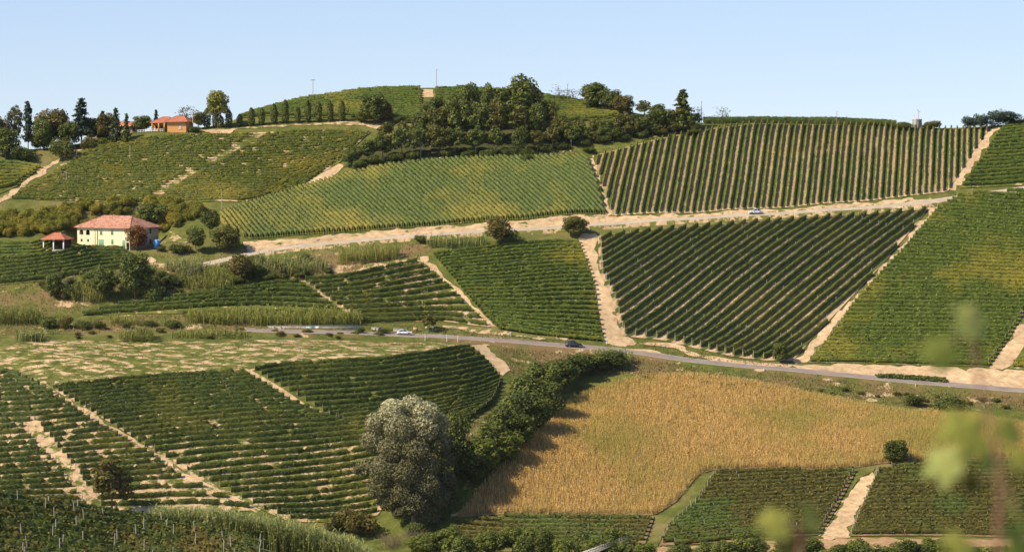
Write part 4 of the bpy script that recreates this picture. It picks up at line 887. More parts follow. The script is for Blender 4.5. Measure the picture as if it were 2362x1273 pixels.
# silver poplar
p = hit(958, 1206); s = pxm(p); PL = []
for u, v, r, dd in [(905,945,44,0),(950,935,46,2),(985,950,40,-1),(870,975,42,1),(925,985,50,-4),(980,985,46,-3),(1010,975,34,2),(860,1015,40,0),(905,1030,48,-5),(960,1030,50,-6),(1010,1020,40,0),(848,1075,36,-1),(890,1075,44,-5),(940,1080,48,-7),(990,1065,46,-5),(1030,1060,34,1),(880,1115,42,-3),(930,1125,44,-6),(985,1110,46,-6),(1028,1100,36,-1),(900,1150,36,-3),(960,1150,42,-6),(1010,1140,42,-4),(1040,1120,26,0),(925,1175,30,-4),(985,1175,36,-4),(830,1078,20,-1),(930,960,44,6),(970,1010,50,8),(900,1060,46,8),(980,1090,46,9),(930,1130,40,8)]:
    PL.append(((u - 958) / s, dd * .9, (1206 - v) / s, r / s * .74 * (q_ := rng.uniform(.82, 1.16)), r / s * .68 * q_))
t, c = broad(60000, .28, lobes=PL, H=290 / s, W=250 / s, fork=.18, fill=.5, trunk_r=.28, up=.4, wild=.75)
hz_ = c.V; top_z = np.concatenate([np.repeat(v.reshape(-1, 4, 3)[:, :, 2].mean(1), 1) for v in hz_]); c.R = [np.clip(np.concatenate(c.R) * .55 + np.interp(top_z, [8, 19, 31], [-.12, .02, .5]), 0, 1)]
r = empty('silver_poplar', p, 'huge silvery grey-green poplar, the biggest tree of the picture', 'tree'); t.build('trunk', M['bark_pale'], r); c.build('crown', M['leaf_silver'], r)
for a in [('dense','leaf_a',1050,1140,985,74,'dark green tree pressed against the right of the silver poplar'),('dense','leaf_a',1020,1196,1120,70,'low dark tree at the right foot of the silver poplar')]:
    tree('tree', a[0], a[1], a[2], a[3], a[4], a[5], a[6], dy=5)
# bushes
BL = [(2085,298,272,60,'leaf_c','pale low bush left of the concrete tank'),(2150,298,269,56,'leaf_c','spreading light bush right of the concrete tank'),(2238,298,262,44,'leaf_blue','small dark bush left of the top right track'),(2262,298,252,52,'leaf_blue','dark spiky bush beside the top of the right track'),(2318,292,246,92,'leaf_blue','broad dark bush on the skyline at the top right corner'),
(2185,952,888,98,'leaf_a','big dark round bush below the lower road on the right'),(2108,936,898,54,'leaf_b','smaller bush left of the big dark round one'),(2375,938,905,40,'leaf_e','reddish bush at the right frame edge'),
 (820,1232,1142,112,'leaf_e','brown-green bush at the left foot of the silver poplar'),(958,1232,1186,70,'leaf_a','green bush at the foot of the poplar trunk'),(770,1225,1172,60,'leaf_c','olive bush between the reeds and the poplar'),
 (142,366,304,74,'leaf_a','dark bush at the end of the pale upper left track'),(92,340,292,56,'leaf_a','dark bush under the blue-green conifer'),(204,344,300,48,'leaf_c','yellow-olive bush right of the track end'),(236,335,308,32,'leaf_d','small bright bush under the villa trees'),
 (50,372,318,60,'leaf_a','dark bush above the far upper left vineyard'),(385,304,289,22,'leaf_b','small bush on the villa lawn'),(424,302,288,26,'leaf_b','low bush at the corner of the orange villa'),(448,306,286,28,'leaf_a','round bush below the grey half-bare tree'),
 (832,282,258,40,'leaf_b','hedge bush right of the last cypress'),(922,284,263,44,'leaf_b','hedge bush right of the large dark tree'),(946,284,266,36,'leaf_a','hedge bush near the knoll gap'),(960,330,272,60,'leaf_d','bright green bush above the wood'),
 (405,586,554,44,'leaf_b','bush right of the blue cabin'),(372,580,566,24,'leaf_c','small bush at the shaded house corner'),(430,582,556,36,'leaf_c','olive bush beside the ivy-clad tree'),(250,582,568,60,'leaf_b','low hedge in front of the house wall'),
 (158,690,648,44,'leaf_a','bush right of the small dark bank tree'),(358,695,640,56,'leaf_a','dark bush right of the tall bank tree'),(205,650,618,40,'leaf_a','dark bush below the lowest house vines'),(445,645,604,52,'leaf_grey','grey-green bush among the bank reeds'),(590,640,604,54,'leaf_b','green bush beside the brown-green tree'),(640,625,592,50,'leaf_e','brownish bush above the middle left vines'),(500,690,660,46,'leaf_a','dark bush at the top of the narrow vineyard'),(400,660,620,44,'leaf_b','mid green bush between bank reeds'),
 (112,756,718,52,'leaf_a','dark bush left of the lower bank'),(150,756,722,48,'leaf_e','brownish bush on the lower bank'),(195,758,728,56,'leaf_a','dark bush in the middle of the lower bank'),(230,760,734,40,'leaf_a','round dark bush right of the middle one'),(292,758,734,34,'leaf_a','small dark bush beside the thin reeds'),(345,752,732,50,'leaf_b','green bush under the narrow vineyard'),(400,755,730,50,'leaf_b','green bush where the long reed bed starts'),(80,786,764,34,'leaf_a','small dark bush beside the left reeds'),(885,770,752,36,'leaf_b','bush at the end of the long reed bed'),(830,770,748,30,'leaf_a','dark bush behind the road wall'),
 (968,560,536,40,'leaf_a','dark bush left of the upper roadside reeds'),(700,602,582,36,'leaf_b','bush on the bank below the pale verge'),(1215,372,350,40,'leaf_b','bush on the rocky edge below the wood'),(1360,352,336,40,'leaf_b','bush on the grassy edge above the striped rows'),(1600,312,296,40,'leaf_b','bush at the upper left edge of the striped rows')]
for a in BL: bush(*a)
for k in range(26):                                                  # bramble along the road bank
    u = 1480 + k * 34 + rng.uniform(-12, 12); v = 866 + (u - 1480) * .072 + rng.uniform(0, 16); w_ = rng.uniform(16, 34)
    bush(u, v, v - w_ * .5, w_, ['leaf_b', 'leaf_e', 'leaf_c'][k % 3], 'low bramble clump on the grass bank above the maize', group='brambles on the road bank')
for k in range(36):
    u = rng.uniform(120, 900); v = 770 + rng.uniform(-4, 12) if k % 2 else rng.uniform(590, 640) + (700 - u) * .06; w_ = rng.uniform(16, 36)
    if k % 2 == 0 and not 380 < u < 780: u = rng.uniform(400, 760)
    bush(u, v, v - w_ * .55, w_, ['leaf_b', 'leaf_e', 'leaf_a', 'leaf_c'][k % 4], 'low scrub clump on the banks left of the middle vineyards' , group='scrub clumps on the left banks')
for k in range(64):
    u = rng.uniform(100, 700); v = np.interp(u, [100, 400, 560, 700], [668, 652, 636, 616]) + rng.uniform(-26, 30); w_ = rng.uniform(18, 46)
    bush(u, v, v - w_ * rng.uniform(.45, .75), w_, ['leaf_b', 'leaf_grey', 'leaf_a', 'leaf_grey', 'leaf_c'][k % 5], 'grey-green shrub in the thicket on the bank below the house', group='thicket shrubs below the house')
# orchard along the bottom edge
for k in range(46):
    u = 985 + k * 31 + rng.uniform(-14, 14) + (60 if k > 16 else 0); vt = 1214 + rng.uniform(-6, 22) if k < 15 else 1244 + rng.uniform(-12, 16); vb = vt + rng.uniform(58, 84)
    tree('fruit_tree', ['dense', 'broad', 'tall'][k % 3], ['leaf_d', 'leaf_b', 'leaf_d', 'leaf_a'][k % 4], u, vb, vt, rng.uniform(46, 84), 'leafy young fruit tree in the orchard along the bottom edge' if k else 'leftmost fruit tree of the bottom orchard, by the dry twigs', 'fruit tree', 'fruit trees along the bottom edge')
# hazel orchard behind the house
HZL = world([(-20,548),(100,545),(200,534),(300,530),(400,526),(440,506),(480,492),(455,480),(400,472),(300,468),(200,476),(100,492),(-20,504)])
n_ = 0
for q in scatter(HZL, .30):
    if n_ >= 290: break
    n_ += 1; k = rng.integers(5)
    if (k, 'hz') not in SHM: m = SH[k].copy(); m.materials.append(M['bark']); m.materials.append(M['leaf_gold']); SHM[k, 'hz'] = m
    sc_ = rng.uniform(.32, .46)
    thing(link('hazel_bush', SHM[k, 'hz'], None, (q[0], q[1], hgt(*q)), (0, 0, rng.uniform(0, 6.28)), (sc_, sc_, sc_ * rng.uniform(.9, 1.15))), 'yellowing hazel bush in the orchard behind the cream house', 'hazel bush', 'hazel bushes behind the house')
# low clipped strip beside the road
g = Geo(); Lh = world([(2022,872),(2060,871),(2120,875),(2182,880)]); row_geo(g, Lh, step=.4, h0=.0, h1=1.0, w=1.2, leaves=60, leaf=.3)
thing(g.build('hedge', M['leaf_a']), 'low dense ivy hedge on the bare verge beside the lower road', 'hedge')
# dry twigs
for u, v, H, W, lab in [(905,1262,4.5,9,'tangle of dry brown twigs left of the bottom orchard'),(1000,1266,3.6,9,'tangle of dry twigs at the left end of the bottom orchard'),(960,1250,3.5,7,'dead grey-brown brush under the silver poplar')]:
    g = Geo(); twiggy(g, H, W, 70); thing(g.build('brushwood', M['twig'], loc=hit(u, v)), lab, 'brushwood')
# reeds
REEDS = [([(425,746),(520,752),(620,754),(720,755),(800,754),(832,752),(836,742),(780,732),(600,730),(500,736),(430,738)], 3.6, 5.0, 'reed_y', 'long yellow-green reed bed above the lower road'),
 ([(985,574),(1060,576),(1124,574),(1122,562),(985,564)], 3.6, 4, 'reed_b', 'reed bed beside the upper road'),
 ([(776,614),(850,612),(920,602),(920,588),(850,592),(780,598)], 4.2, 4, 'reed_y', 'reed bed right of the middle bank'),
 ([(570,632),(640,642),(690,640),(760,630),(752,612),(690,612),(600,606)], 3.6, 3.2, 'reed_b', 'bluish reed bed above the middle left vines'),
 ([(160,700),(230,706),(260,690),(240,668),(170,672)], 4.0, 4, 'reed', 'reed bed left of the bank trees'),
 ([(275,690),(350,690),(372,668),(340,652),(280,658)], 3.6, 4, 'reed', 'reed bed under the tall bank tree'),
 ([(425,672),(520,678),(548,660),(520,634),(440,634),(400,650)], 3.8, 4, 'reed', 'wide reed bed left of the brown-green tree'),
 ([(375,630),(470,628),(470,612),(390,612)], 3.2, 3.5, 'reed_b', 'reed bed at the top of the left bank'),
 ([(-20,752),(60,752),(92,750),(96,736),(40,732),(-20,734)], 4.2, 4, 'reed', 'reed bed at the left frame edge'),
 ([(36,790),(106,790),(104,778),(40,778)], 3.0, 4, 'reed_b', 'small reed clump on the left of the meadow'),
 ([(272,790),(356,792),(356,778),(280,778)], 3.4, 4, 'reed', 'reed clump at the top of the meadow'),
 ([(395,782),(570,782),(570,772),(400,772)], 2.2, 3, 'reed', 'thin low reeds under the long reed bed'),
 ([(248,754),(318,754),(318,742),(250,742)], 3.0, 2.5, 'reed_y', 'thin reed clump under the narrow vineyard'),
 ([(1366,852),(1440,854),(1466,838),(1420,826),(1370,832)], 3.8, 5, 'reed_b', 'grey-green reed clump at the bend of the lower road')]
for px, h, den, mt, lab in REEDS:
    g = Geo(); q = scatter(world(px), den); blades(g, q, h * rng.uniform(.65, 1.15, len(q)), .16, mat=0); thing(g.build('reeds', M[mt]), lab, 'reeds', kind='stuff')
g = Geo(); q = scatter(np.array([(-56., 449), (-42, 448), (-30, 446), (-23, 444), (-22, 452), (-40, 458), (-56, 458)]), 9)
uu, vv = proj(q[:, 0], q[:, 1], hgt(q[:, 0], q[:, 1])); vt = np.interp(uu, [360, 500, 600, 700, 800, 840], [1166, 1172, 1188, 1208, 1236, 1262]); hh = np.clip((vv - vt) / (F / q[:, 1]), 1.2, 7.0)
blades(g, q, hh * rng.uniform(.75, 1.1, len(q)), .12, leaves=5); thing(g.build('reeds', M['reed_b']), 'big pale green reed bed right behind the near knoll', 'reeds', kind='stuff')
# maize
g = Geo(); q = scatter(world(CORN), 12.0); blades(g, q, rng.uniform(1.5, 2.0, len(q)), .075, lean=.12, leaves=3); thing(g.build('maize', M['corn']), 'golden ripe maize filling the lower right slope', 'maize', kind='stuff')
# rough grass
g = Geo()
for px, den, h in [([(0,655),(330,610),(560,605),(760,570),(980,560),(985,590),(690,645),(400,690),(190,722),(0,760)], 1.2, .6), ([(0,742),(420,724),(1000,756),(1330,792),(1300,798),(940,772),(600,762),(0,775)], 1.6, .6), ([(60,790),(400,784),(900,784),(1080,796),(950,822),(640,840),(460,858),(112,890),(20,848)], .5, .35),
                   ([(1140,800),(1450,818),(1700,852),(2362,912),(2362,950),(2100,938),(1850,900),(1500,868),(1290,852),(1180,868)], 2.2, .6), ([(400,556),(560,590),(480,605),(340,596)], 1.0, .4), ([(880,375),(1100,360),(1350,345),(1350,358),(1010,368)], 1.5, .6), ([(1370,352),(1640,295),(1900,278),(1740,284),(1500,324)], 1.2, .6), ([(240,335),(440,302),(600,306),(300,322)], .8, .5),
                   ([(905,1200),(1060,1010),(1140,940),(1120,1030),(1060,1195),(1000,1215)], 2, .6), ([(1440,782),(1560,800),(1830,842),(1800,848),(1560,826)], 1.5, .5)]:
    q = scatter(world(px), den); blades(g, q, h * rng.uniform(.5, 1.4, len(q)), .22, lean=.5, leaves=1)
thing(g.build('grass', M['grass_blade']), 'rough tufted grass on the banks and field edges', 'grass', kind='stuff')
# ------------------------------------------------------------------ buildings
def holed_wall(g, w_, h, holes, thick=.35, x0=0.0, mat=0):
    """wall in the x-z plane, front face at y=0, openings cut through it; holes are outlines [(x, z), ...]"""
    outer = [(0, 0), (w_, 0), (w_, h), (0, h)]; pts, loops = [], []
    for lp in [outer] + holes: loops.append(list(range(len(pts), len(pts) + len(lp)))); pts += lp
    edges = [(lp[i], lp[(i + 1) % len(lp)]) for lp in loops for i in range(len(lp))]
    v, e, f, *_ = delaunay_2d_cdt([Vector(p) for p in pts], edges, [], 0, 1e-5)
    v = np.array([(p.x, p.y) for p in v]); f = np.array([t for t in f if len(t) == 3]); c = v[f].mean(1)
    keep = inside(c, outer)
    for hl in holes: keep &= ~inside(c, hl)
    f = f[keep]; n = len(v)
    g.add(np.c_[v[:, 0] + x0, np.zeros(n), v[:, 1]], f, mat=mat); g.add(np.c_[v[:, 0] + x0, np.full(n, thick), v[:, 1]], f[:, ::-1], mat=mat)
    for hl in holes:
        k = len(hl); a = np.array(hl); V = np.r_[np.c_[a[:, 0] + x0, np.zeros(k), a[:, 1]], np.c_[a[:, 0] + x0, np.full(k, thick), a[:, 1]]]
        g.add(V, [[i, (i + 1) % k, k + (i + 1) % k, k + i] for i in range(k)], mat=mat)
def rect(x, z, w_, h): return [(x, z), (x + w_, z), (x + w_, z + h), (x, z + h)]
def arch(x, z, w_, h, n=8):
    r = w_ / 2; return [(x, z), (x + w_, z)] + [(x + r + r * math.cos(t), z + h - r + r * math.sin(t)) for t in np.linspace(0, math.pi, n + 1)]
def hiproof(g, x0, x1, y0, y1, z, rise, over=.7, ridge=None, th=.18, mat=0):
    x0 -= over; x1 += over; y0 -= over; y1 += over; m = (y0 + y1) / 2; r = (y1 - y0) / 2 if ridge is None else ridge
    V = np.array([(x0, y0, z), (x1, y0, z), (x1, y1, z), (x0, y1, z), (x0 + r, m, z + rise), (x1 - r, m, z + rise)]); Vb = V - [0, 0, th]
    for Fc in ([[0, 1, 5, 4]], [[2, 3, 4, 5]]): g.add(V, Fc, mat=mat)
    for Fc in ([[1, 2, 5]], [[3, 0, 4]]): g.add(V, Fc, mat=mat)
    g.add(np.r_[V[:4], Vb[:4]], [[1, 0, 4, 5], [2, 1, 5, 6], [3, 2, 6, 7], [0, 3, 7, 4]], mat=mat); g.add(Vb[:4], [[3, 2, 1, 0]], mat=mat)
    for i, j in ((0, 4), (3, 4), (1, 5), (2, 5), (4, 5)): tube(g, [V[i], V[j]], .13, 5, mat)
def part(name, mat, parent, fn, loc=None, rot=None, smooth=False):
    g = Geo(); fn(g); return g.build(name, mat, parent, loc, rot, smooth)
# cream house: near corner at its front right
pc = hit(299, 578); s = pxm(pc); PHI = R(32)
Lf = 133 / s / math.cos(PHI); Wd = 56 / s / math.sin(PHI); Hh = 51 / s
house = empty('farmhouse', pc, 'cream two-storey farmhouse with a wide pale red hipped roof', 'house', rz=-PHI)
X = lambda u: (u - 299) / s / math.cos(PHI)          # along the front, negative to the left
fx = lambda u: Lf + X(u)
ZF = lambda v: (578 - v) / s
hl, sh = [], []
for u in (173.5, 190): hl.append(arch(fx(u - 2), ZF(545), 1.55, 1.65))
for u in (177, 193.5): hl.append(rect(fx(u - 2.5), ZF(561), .75, .85))
hl.append(rect(fx(290.5), .02, 1.15, 2.35))
def wall_front(g):
    holed_wall(g, Lf, Hh, hl, x0=-Lf)
def wall_rest(g):
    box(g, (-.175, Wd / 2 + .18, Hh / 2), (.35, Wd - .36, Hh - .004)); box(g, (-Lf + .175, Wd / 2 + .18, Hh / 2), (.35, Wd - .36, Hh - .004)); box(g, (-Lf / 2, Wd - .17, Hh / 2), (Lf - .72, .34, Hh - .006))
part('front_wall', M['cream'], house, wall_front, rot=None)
sw = part('side_wall', M['grey_plaster'], house, wall_rest)  # side and rear walls in a browner, darker plaster than the front
part('floor', M['dark'], house, lambda g: (box(g, (-Lf / 2, Wd / 2, Hh * .5), (Lf - .8, Wd - .8, .2)), box(g, (-Lf / 2, 2.6, Hh / 2), (Lf - .8, .2, Hh - .3))))  # near-black slab and inner wall, the rooms' shade put into the colour
part('foundation', M['grey_plaster'], house, lambda g: box(g, (-Lf / 2, Wd / 2, -1.2), (Lf - .05, Wd - .05, 2.4)))
rf = part('roof', M['tiles'], house, lambda g: hiproof(g, -Lf, 0, 0, Wd, Hh + .05, 25 / s * 1.02, .8, ridge=Lf * .27))
part('chimney', M['tiles_red'], rf, lambda g: (box(g, (-Lf * .62, Wd * .62, Hh + 2.6), (.7, .7, 1.6)), box(g, (-Lf * .62, Wd * .62, Hh + 3.5), (.9, .9, .2))))
part('skylight', M['white'], rf, lambda g: box(g, (-Lf + 1.6, Wd * .62, Hh + 1.75), (1.3, 1.0, .1), tilt=('Y', -.42)))
for k, (u0, u1, v0, v1) in enumerate([(224, 230, 533, 543), (252, 258, 532, 542), (253, 258, 553, 564)]):
    w1, h1 = (u1 - u0) / s / math.cos(PHI), (v1 - v0) / s; xm, zm = X((u0 + u1) / 2), ZF((v0 + v1) / 2)
    f = part('window', M['cream'], house, lambda g: (box(g, (xm, -.03, zm - h1 / 2 - .06), (w1 + .3, .12, .1)), box(g, (xm, -.02, zm + h1 / 2 + .05), (w1 + .2, .06, .08))))
    for sd in (-1, 1): part('shutter', M['shutter'], f, lambda g: [box(g, (xm + sd * w1 / 4, -.045, zm), (w1 / 2 - .03, .06, h1))] + [box(g, (xm + sd * w1 / 4, -.085, zm - h1 / 2 + h1 * (i + .5) / 9), (w1 / 2 - .14, .03, .05)) for i in range(9)])
for u0, u1, v0, lab in ((221, 233, 554, None), (281, 288, 555, 'half open green door with a dark gap beside it')):
    w1, h1 = (u1 - u0) / s / math.cos(PHI), ZF(v0); d = part('door', M['shutter'], house, lambda g: [box(g, (X((u0 + u1) / 2), -.05, h1 / 2), (w1, .08, h1))] + [box(g, (X((u0 + u1) / 2) - w1 / 2 + w1 * (i + .5) / 4, -.1, h1 / 2), (w1 / 4 - .05, .03, h1 - .2)) for i in range(4)])
    part('handle', M['steel'], d, lambda g: box(g, (X(u1) - .2, -.15, 1.05), (.05, .08, .16)))
    if lab: d['label'] = lab
for z in (ZF(536), ZF(560)): part('side_window', M['glass'], house, lambda g: (box(g, (.01, Wd * .72, z), (.06, 1.0, 1.4)), box(g, (.045, Wd * .72, z), (.05, .08, 1.4))))
part('downpipe', M['timber'], house, lambda g: tube(g, [(X(218), -.1, 0), (X(218), -.1, Hh - .2)], .07, 6))
part('downpipe', M['timber'], house, lambda g: tube(g, [(X(212), -.1, 0), (X(212), -.1, Hh - .2)], .05, 6))
# open pavilion to its left
pp = hit(132, 575); s2 = pxm(pp); pw = 54 / s2; pav = empty('pavilion', pp, 'open pavilion with white pillars and a red hipped roof left of the farmhouse', 'pavilion', rz=-R(18))
hz = 24 / s2
part('roof', M['tiles_red'], pav, lambda g: hiproof(g, -pw / 2, pw / 2, -pw * .35, pw * .35, hz, 14 / s2, .55, ridge=pw * .42))
for x in (-pw / 2 + .2, 0, pw / 2 - .2):
    for y in (-pw * .33, pw * .33): part('pillar', M['white'] if y < 0 else M['timber'], pav, lambda g: (box(g, (x, y, hz / 2 - 1), (.32, .32, hz + 1.8)), box(g, (x, y, hz - .25), (.42, .42, .16))))
part('back_wall', M['timber'], pav, lambda g: box(g, (0, pw * .36, hz * .45), (pw * .92, .2, hz * .9)))
part('floor', M['concrete'], pav, lambda g: box(g, (0, 0, -.9), (pw + .3, pw * .75, 1.8)))
# blue cabin
pb = hit(362, 573); s3 = pxm(pb); cab = empty('portable_toilet', pb, 'bright blue portable cabin beside the shaded end of the farmhouse', 'cabin', rz=-R(40))
part('body', M['blue'], cab, lambda g: box(g, (0, 0, 1.05), (1.35, 1.35, 2.1)))
part('door', paint('pale_blue_plastic', (.10, .38, .78)), cab, lambda g: (box(g, (0, -.70, 1.0), (.95, .06, 1.85)), box(g, (.36, -.75, 1.0), (.06, .05, .2))))
part('roof', paint('white_blue_plastic', (.25, .5, .85)), cab, lambda g: (tube(g, [(0, -.72, 2.0), (0, .72, 2.0)], .70, 14)))
for x in (-.7, .7): part('corner_post', M['blue'], cab, lambda g: box(g, (x, -.7, 1.05), (.09, .09, 2.12)))
# orange villa
pv = hit(386, 306); s4 = pxm(pv); A = R(14); vil = empty('villa', pv, 'orange villa with low red tiled roofs on the ridge', 'house', rz=-A)
bw = 46 / s4; bh = 25 / s4; bd = 6.5
hv = [rect(bw * .62, bh * .35, 1.0, 1.3)]
part('wall', M['orange'], vil, lambda g: (holed_wall(g, bw, bh, hv), box(g, (.175, bd / 2 + .2, bh / 2), (.35, bd - .4, bh - .004)), box(g, (bw - .175, bd / 2 + .2, bh / 2), (.35, bd - .4, bh - .004)), box(g, (bw / 2, bd - .1, bh / 2), (bw - .8, .3, bh - .006))))
part('window', M['white'], vil, lambda g: (box(g, (bw * .62 + .5, .1, bh * .35 + .65), (1.0, .06, 1.3)), box(g, (bw * .62 + .5, -.05, bh * .35 - .05), (1.3, .16, .1))))
part('roof', M['tiles_red'], vil, lambda g: hiproof(g, 0, bw, 0, bd, bh, 13 / s4, .8, ridge=bw * .42))
ww = 40 / s4; wh = bh * .92
part('wing_wall', M['orange'], vil, lambda g: (holed_wall(g, ww, wh, [rect(ww * (.12 + .28 * i), .3 if i == 1 else .9, .9, 2.0 if i == 1 else 1.3) for i in range(3)], x0=-ww), box(g, (-ww + .175, 2.9, wh / 2), (.35, 5, wh - .004)), box(g, (-ww / 2, 1.5, wh / 2), (ww - .8, .1, wh - .4))), loc=(0, 2.4, 0))
part('wing_roof', M['tiles_red'], vil, lambda g: hiproof(g, -ww, 1.5, .6, 8, wh, 13 / s4, .5, ridge=3.2))
for x in (-ww + .3, -ww * .55, -ww * .2): part('porch_pillar', M['orange'], vil, lambda g: box(g, (x, .35, wh / 2 - .06), (.35, .35, wh - .12)))
part('base', M['grey_plaster'], vil, lambda g: box(g, ((bw - ww) / 2, 4, -1.0), (bw + ww - .2, 7.6, 2.0)))
# two more red roofs among the trees
for u, v, vr, w1, lab, ph in ((222, 304, 257, 46, 'house with a red gable roof half hidden by the villa cedars', 24), (298, 303, 272, 50, 'low house with a red roof behind the round terrace tree', 8)):
    q = hit(u, v); sq = pxm(q); q[1] += 7; q[2] = float(hgt(q[0], q[1])); W_ = w1 / sq; H_ = (v - vr) / sq * .68; hs = empty('house', q, lab, 'house', rz=-R(ph))
    part('wall', M['grey_plaster'], hs, lambda g: box(g, (0, 0, H_ / 2 - .5), (W_, 6, H_ + 1)))
    rr = (v - vr) / sq - H_
    def gable(g):
        x0, x1, y0, y1 = -W_ / 2 - .5, W_ / 2 + .5, -3.6, 3.6; V = np.array([(x0, y0, H_ - .1), (x1, y0, H_ - .1), (x1, y1, H_ - .1), (x0, y1, H_ - .1), (x0, 0, H_ + rr), (x1, 0, H_ + rr)]); Vb = V - [0, 0, .2]
        g.add(np.r_[V, Vb], [[0, 1, 5, 4], [2, 3, 4, 5], [7, 6, 10, 11], [9, 8, 11, 10], [0, 4, 10, 6], [4, 3, 9, 10], [1, 7, 11, 5], [5, 11, 8, 2], [0, 6, 7, 1], [3, 2, 8, 9]])
    part('roof', M['tiles_red'], hs, gable)
    part('gutter', M['white'], hs, lambda g: tube(g, [(-W_ / 2 - .5, -3.65, H_ - .15), (W_ / 2 + .5, -3.65, H_ - .15)], .1, 6))
    part('window', M['glass'], hs, lambda g: [box(g, (W_ * .2 * i, -3.02, H_ * .55), (.9, .08, 1.2)) for i in (-1, 1)])
fa, fb = hit(318, 308), hit(376, 305); ff = empty('fence', fa, 'low white fence along the villa terrace', 'fence'); n = 9
for i in range(n + 1):
    q = fa + (fb - fa) * i / n; part('post', M['white'], ff, lambda g: box(g, (q[0] - fa[0], q[1] - fa[1], float(hgt(q[0], q[1])) - fa[2] + .5), (.14, .14, 1.2)))
for z in (.45, .95):
    part('rail', M['white'], ff, lambda g: tube(g, [np.array([q[0] - fa[0], q[1] - fa[1], float(hgt(q[0], q[1])) - fa[2] + z]) for q in (fa + (fb - fa) * i / n for i in range(n + 1))], .09, 5))
# ------------------------------------------------------------------ walls and boards along the lower road
def onroad(u, off):
    """a point beside the lower road at a photo column, off metres towards the hill"""
    k = np.argmin(np.abs(proj(LOW[:, 0], LOW[:, 1], hgt(LOW[:, 0], LOW[:, 1]))[0] - u)); t = unit(LOW[min(k + 1, len(LOW) - 1)] - LOW[max(k - 1, 0)]); nr = np.array([-t[1], t[0]])
    if nr[1] < 0: nr = -nr
    q = LOW[k] + nr * off; return np.array([q[0], q[1], float(hgt(*LOW[k])) + .5]), math.atan2(t[1], t[0])
def wall(u0, u1, off, h, mat, label):
    a, _ = onroad(u0, off); b, _ = onroad(u1, off); c = (a + b) / 2; L_ = np.linalg.norm((b - a)[:2]); ang = math.atan2(b[1] - a[1], b[0] - a[0]); r = empty('retaining_wall', c, label, 'wall', rz=ang)
    part('wall', mat, r, lambda g: box(g, (0, 0, h / 2 - .6), (L_, .4, h + 1.2))); part('coping', mat, r, lambda g: box(g, (0, 0, h + .05), (L_ + .1, .5, .1))); return r, L_
w1, L1 = wall(610, 836, 4.4, 1.35, M['concrete'], 'long low grey retaining wall under the yellow-green reeds')
def glyphs(r, spec, y=-.22):
    for nm, col, strokes in spec:
        part(nm, plain('spray_' + nm + str(len(bpy.data.materials)), col, .6, .2), r, lambda g: [tube(g, [(x, y, z) for x, z in st], .06 * wd, 4) for st, wd in strokes])
part('graffiti', plain('spray_pale_blue', (.42, .55, .62), .6, .2), w1, lambda g: (box(g, (-1.2, -.215, .75), (2.0, .03, .9)), tube(g, [(-.9, -.24, .35), (-.6, -.24, 1.1), (-.3, -.24, .4)], .07, 4)))
part('graffiti', plain('spray_white', (.72, .71, .68), .6, .2), w1, lambda g: (box(g, (1.1, -.215, .75), (1.3, .03, .95))))
part('graffiti', plain('spray_dark', (.08, .08, .10), .6, .2), w1, lambda g: (tube(g, [(.2, -.24, .4), (.2, -.24, 1.0), (.45, -.24, .7), (.2, -.24, .7)], .06, 4), tube(g, [(1.3, -.24, .4), (1.5, -.24, 1.0)], .05, 4)))
w2, L2 = wall(850, 892, 4.2, 1.5, M['post_pale'], 'short whitish wall covered in graffiti beside the lower road')
part('graffiti', plain('spray_red', (.62, .10, .07), .6, .2), w2, lambda g: (tube(g, [(-.75, -.24, .35), (-.55, -.24, 1.25), (-.35, -.24, .35)], .07, 4), tube(g, [(-.68, -.24, .65), (-.42, -.24, .65)], .06, 4)))
part('graffiti', plain('spray_orange', (.85, .22, .10), .6, .2), w2, lambda g: g.add(np.array([(.95 + .5 * math.cos(t), -.222, .85 + .45 * math.sin(t)) for t in np.linspace(0, 6.283, 17)[:-1]] + [(.95 + .5 * math.cos(t), -.21, .85 + .45 * math.sin(t)) for t in np.linspace(0, 6.283, 17)[:-1]]), [list(range(16))[::-1]]))
part('graffiti', plain('spray_black', (.04, .04, .05), .6, .2), w2, lambda g: (tube(g, [(.95 + .52 * math.cos(t), -.24, .85 + .47 * math.sin(t)) for t in np.linspace(1.2, 4.6, 9)], .07, 4), tube(g, [(-1.6, -.24, .3), (-1.5, -.24, 1.2), (-1.3, -.24, .4)], .06, 4), tube(g, [(.0, -.24, .25), (-.9, -.24, .2)], .05, 4)))
wall(914, 944, 4.6, 1.5, M['concrete'], 'short plain concrete wall behind the white car')
q, ang = onroad(954, 5.0); bb = empty('signboard', q, 'small tan board on two legs at the roadside', 'sign', rz=ang)
part('board', M['tan_board'], bb, lambda g: box(g, (0, 0, 1.45), (1.35, .08, 1.3))); part('board_frame', M['timber'], bb, lambda g: (box(g, (0, -.02, 2.14), (1.45, .12, .07)), box(g, (0, -.02, .78), (1.45, .12, .07))))
for x in (-.5, .5): part('leg', M['timber'], bb, lambda g: box(g, (x, .05, .3), (.1, .1, 1.6)))
for u, lab in ((983, 'white roadside reflector post left of the small olive tree'), (998, 'grey roadside post right of the small olive tree')):
    q = hit(u, 767); r = empty('road_sign', q, lab, 'sign'); part('pole', M['steel'], r, lambda g: tube(g, [(0, 0, -.3), (0, 0, 1.5)], .06, 6)); part('plate', M['white'], r, lambda g: box(g, (0, -.06, 1.45), (.4, .04, .4)))
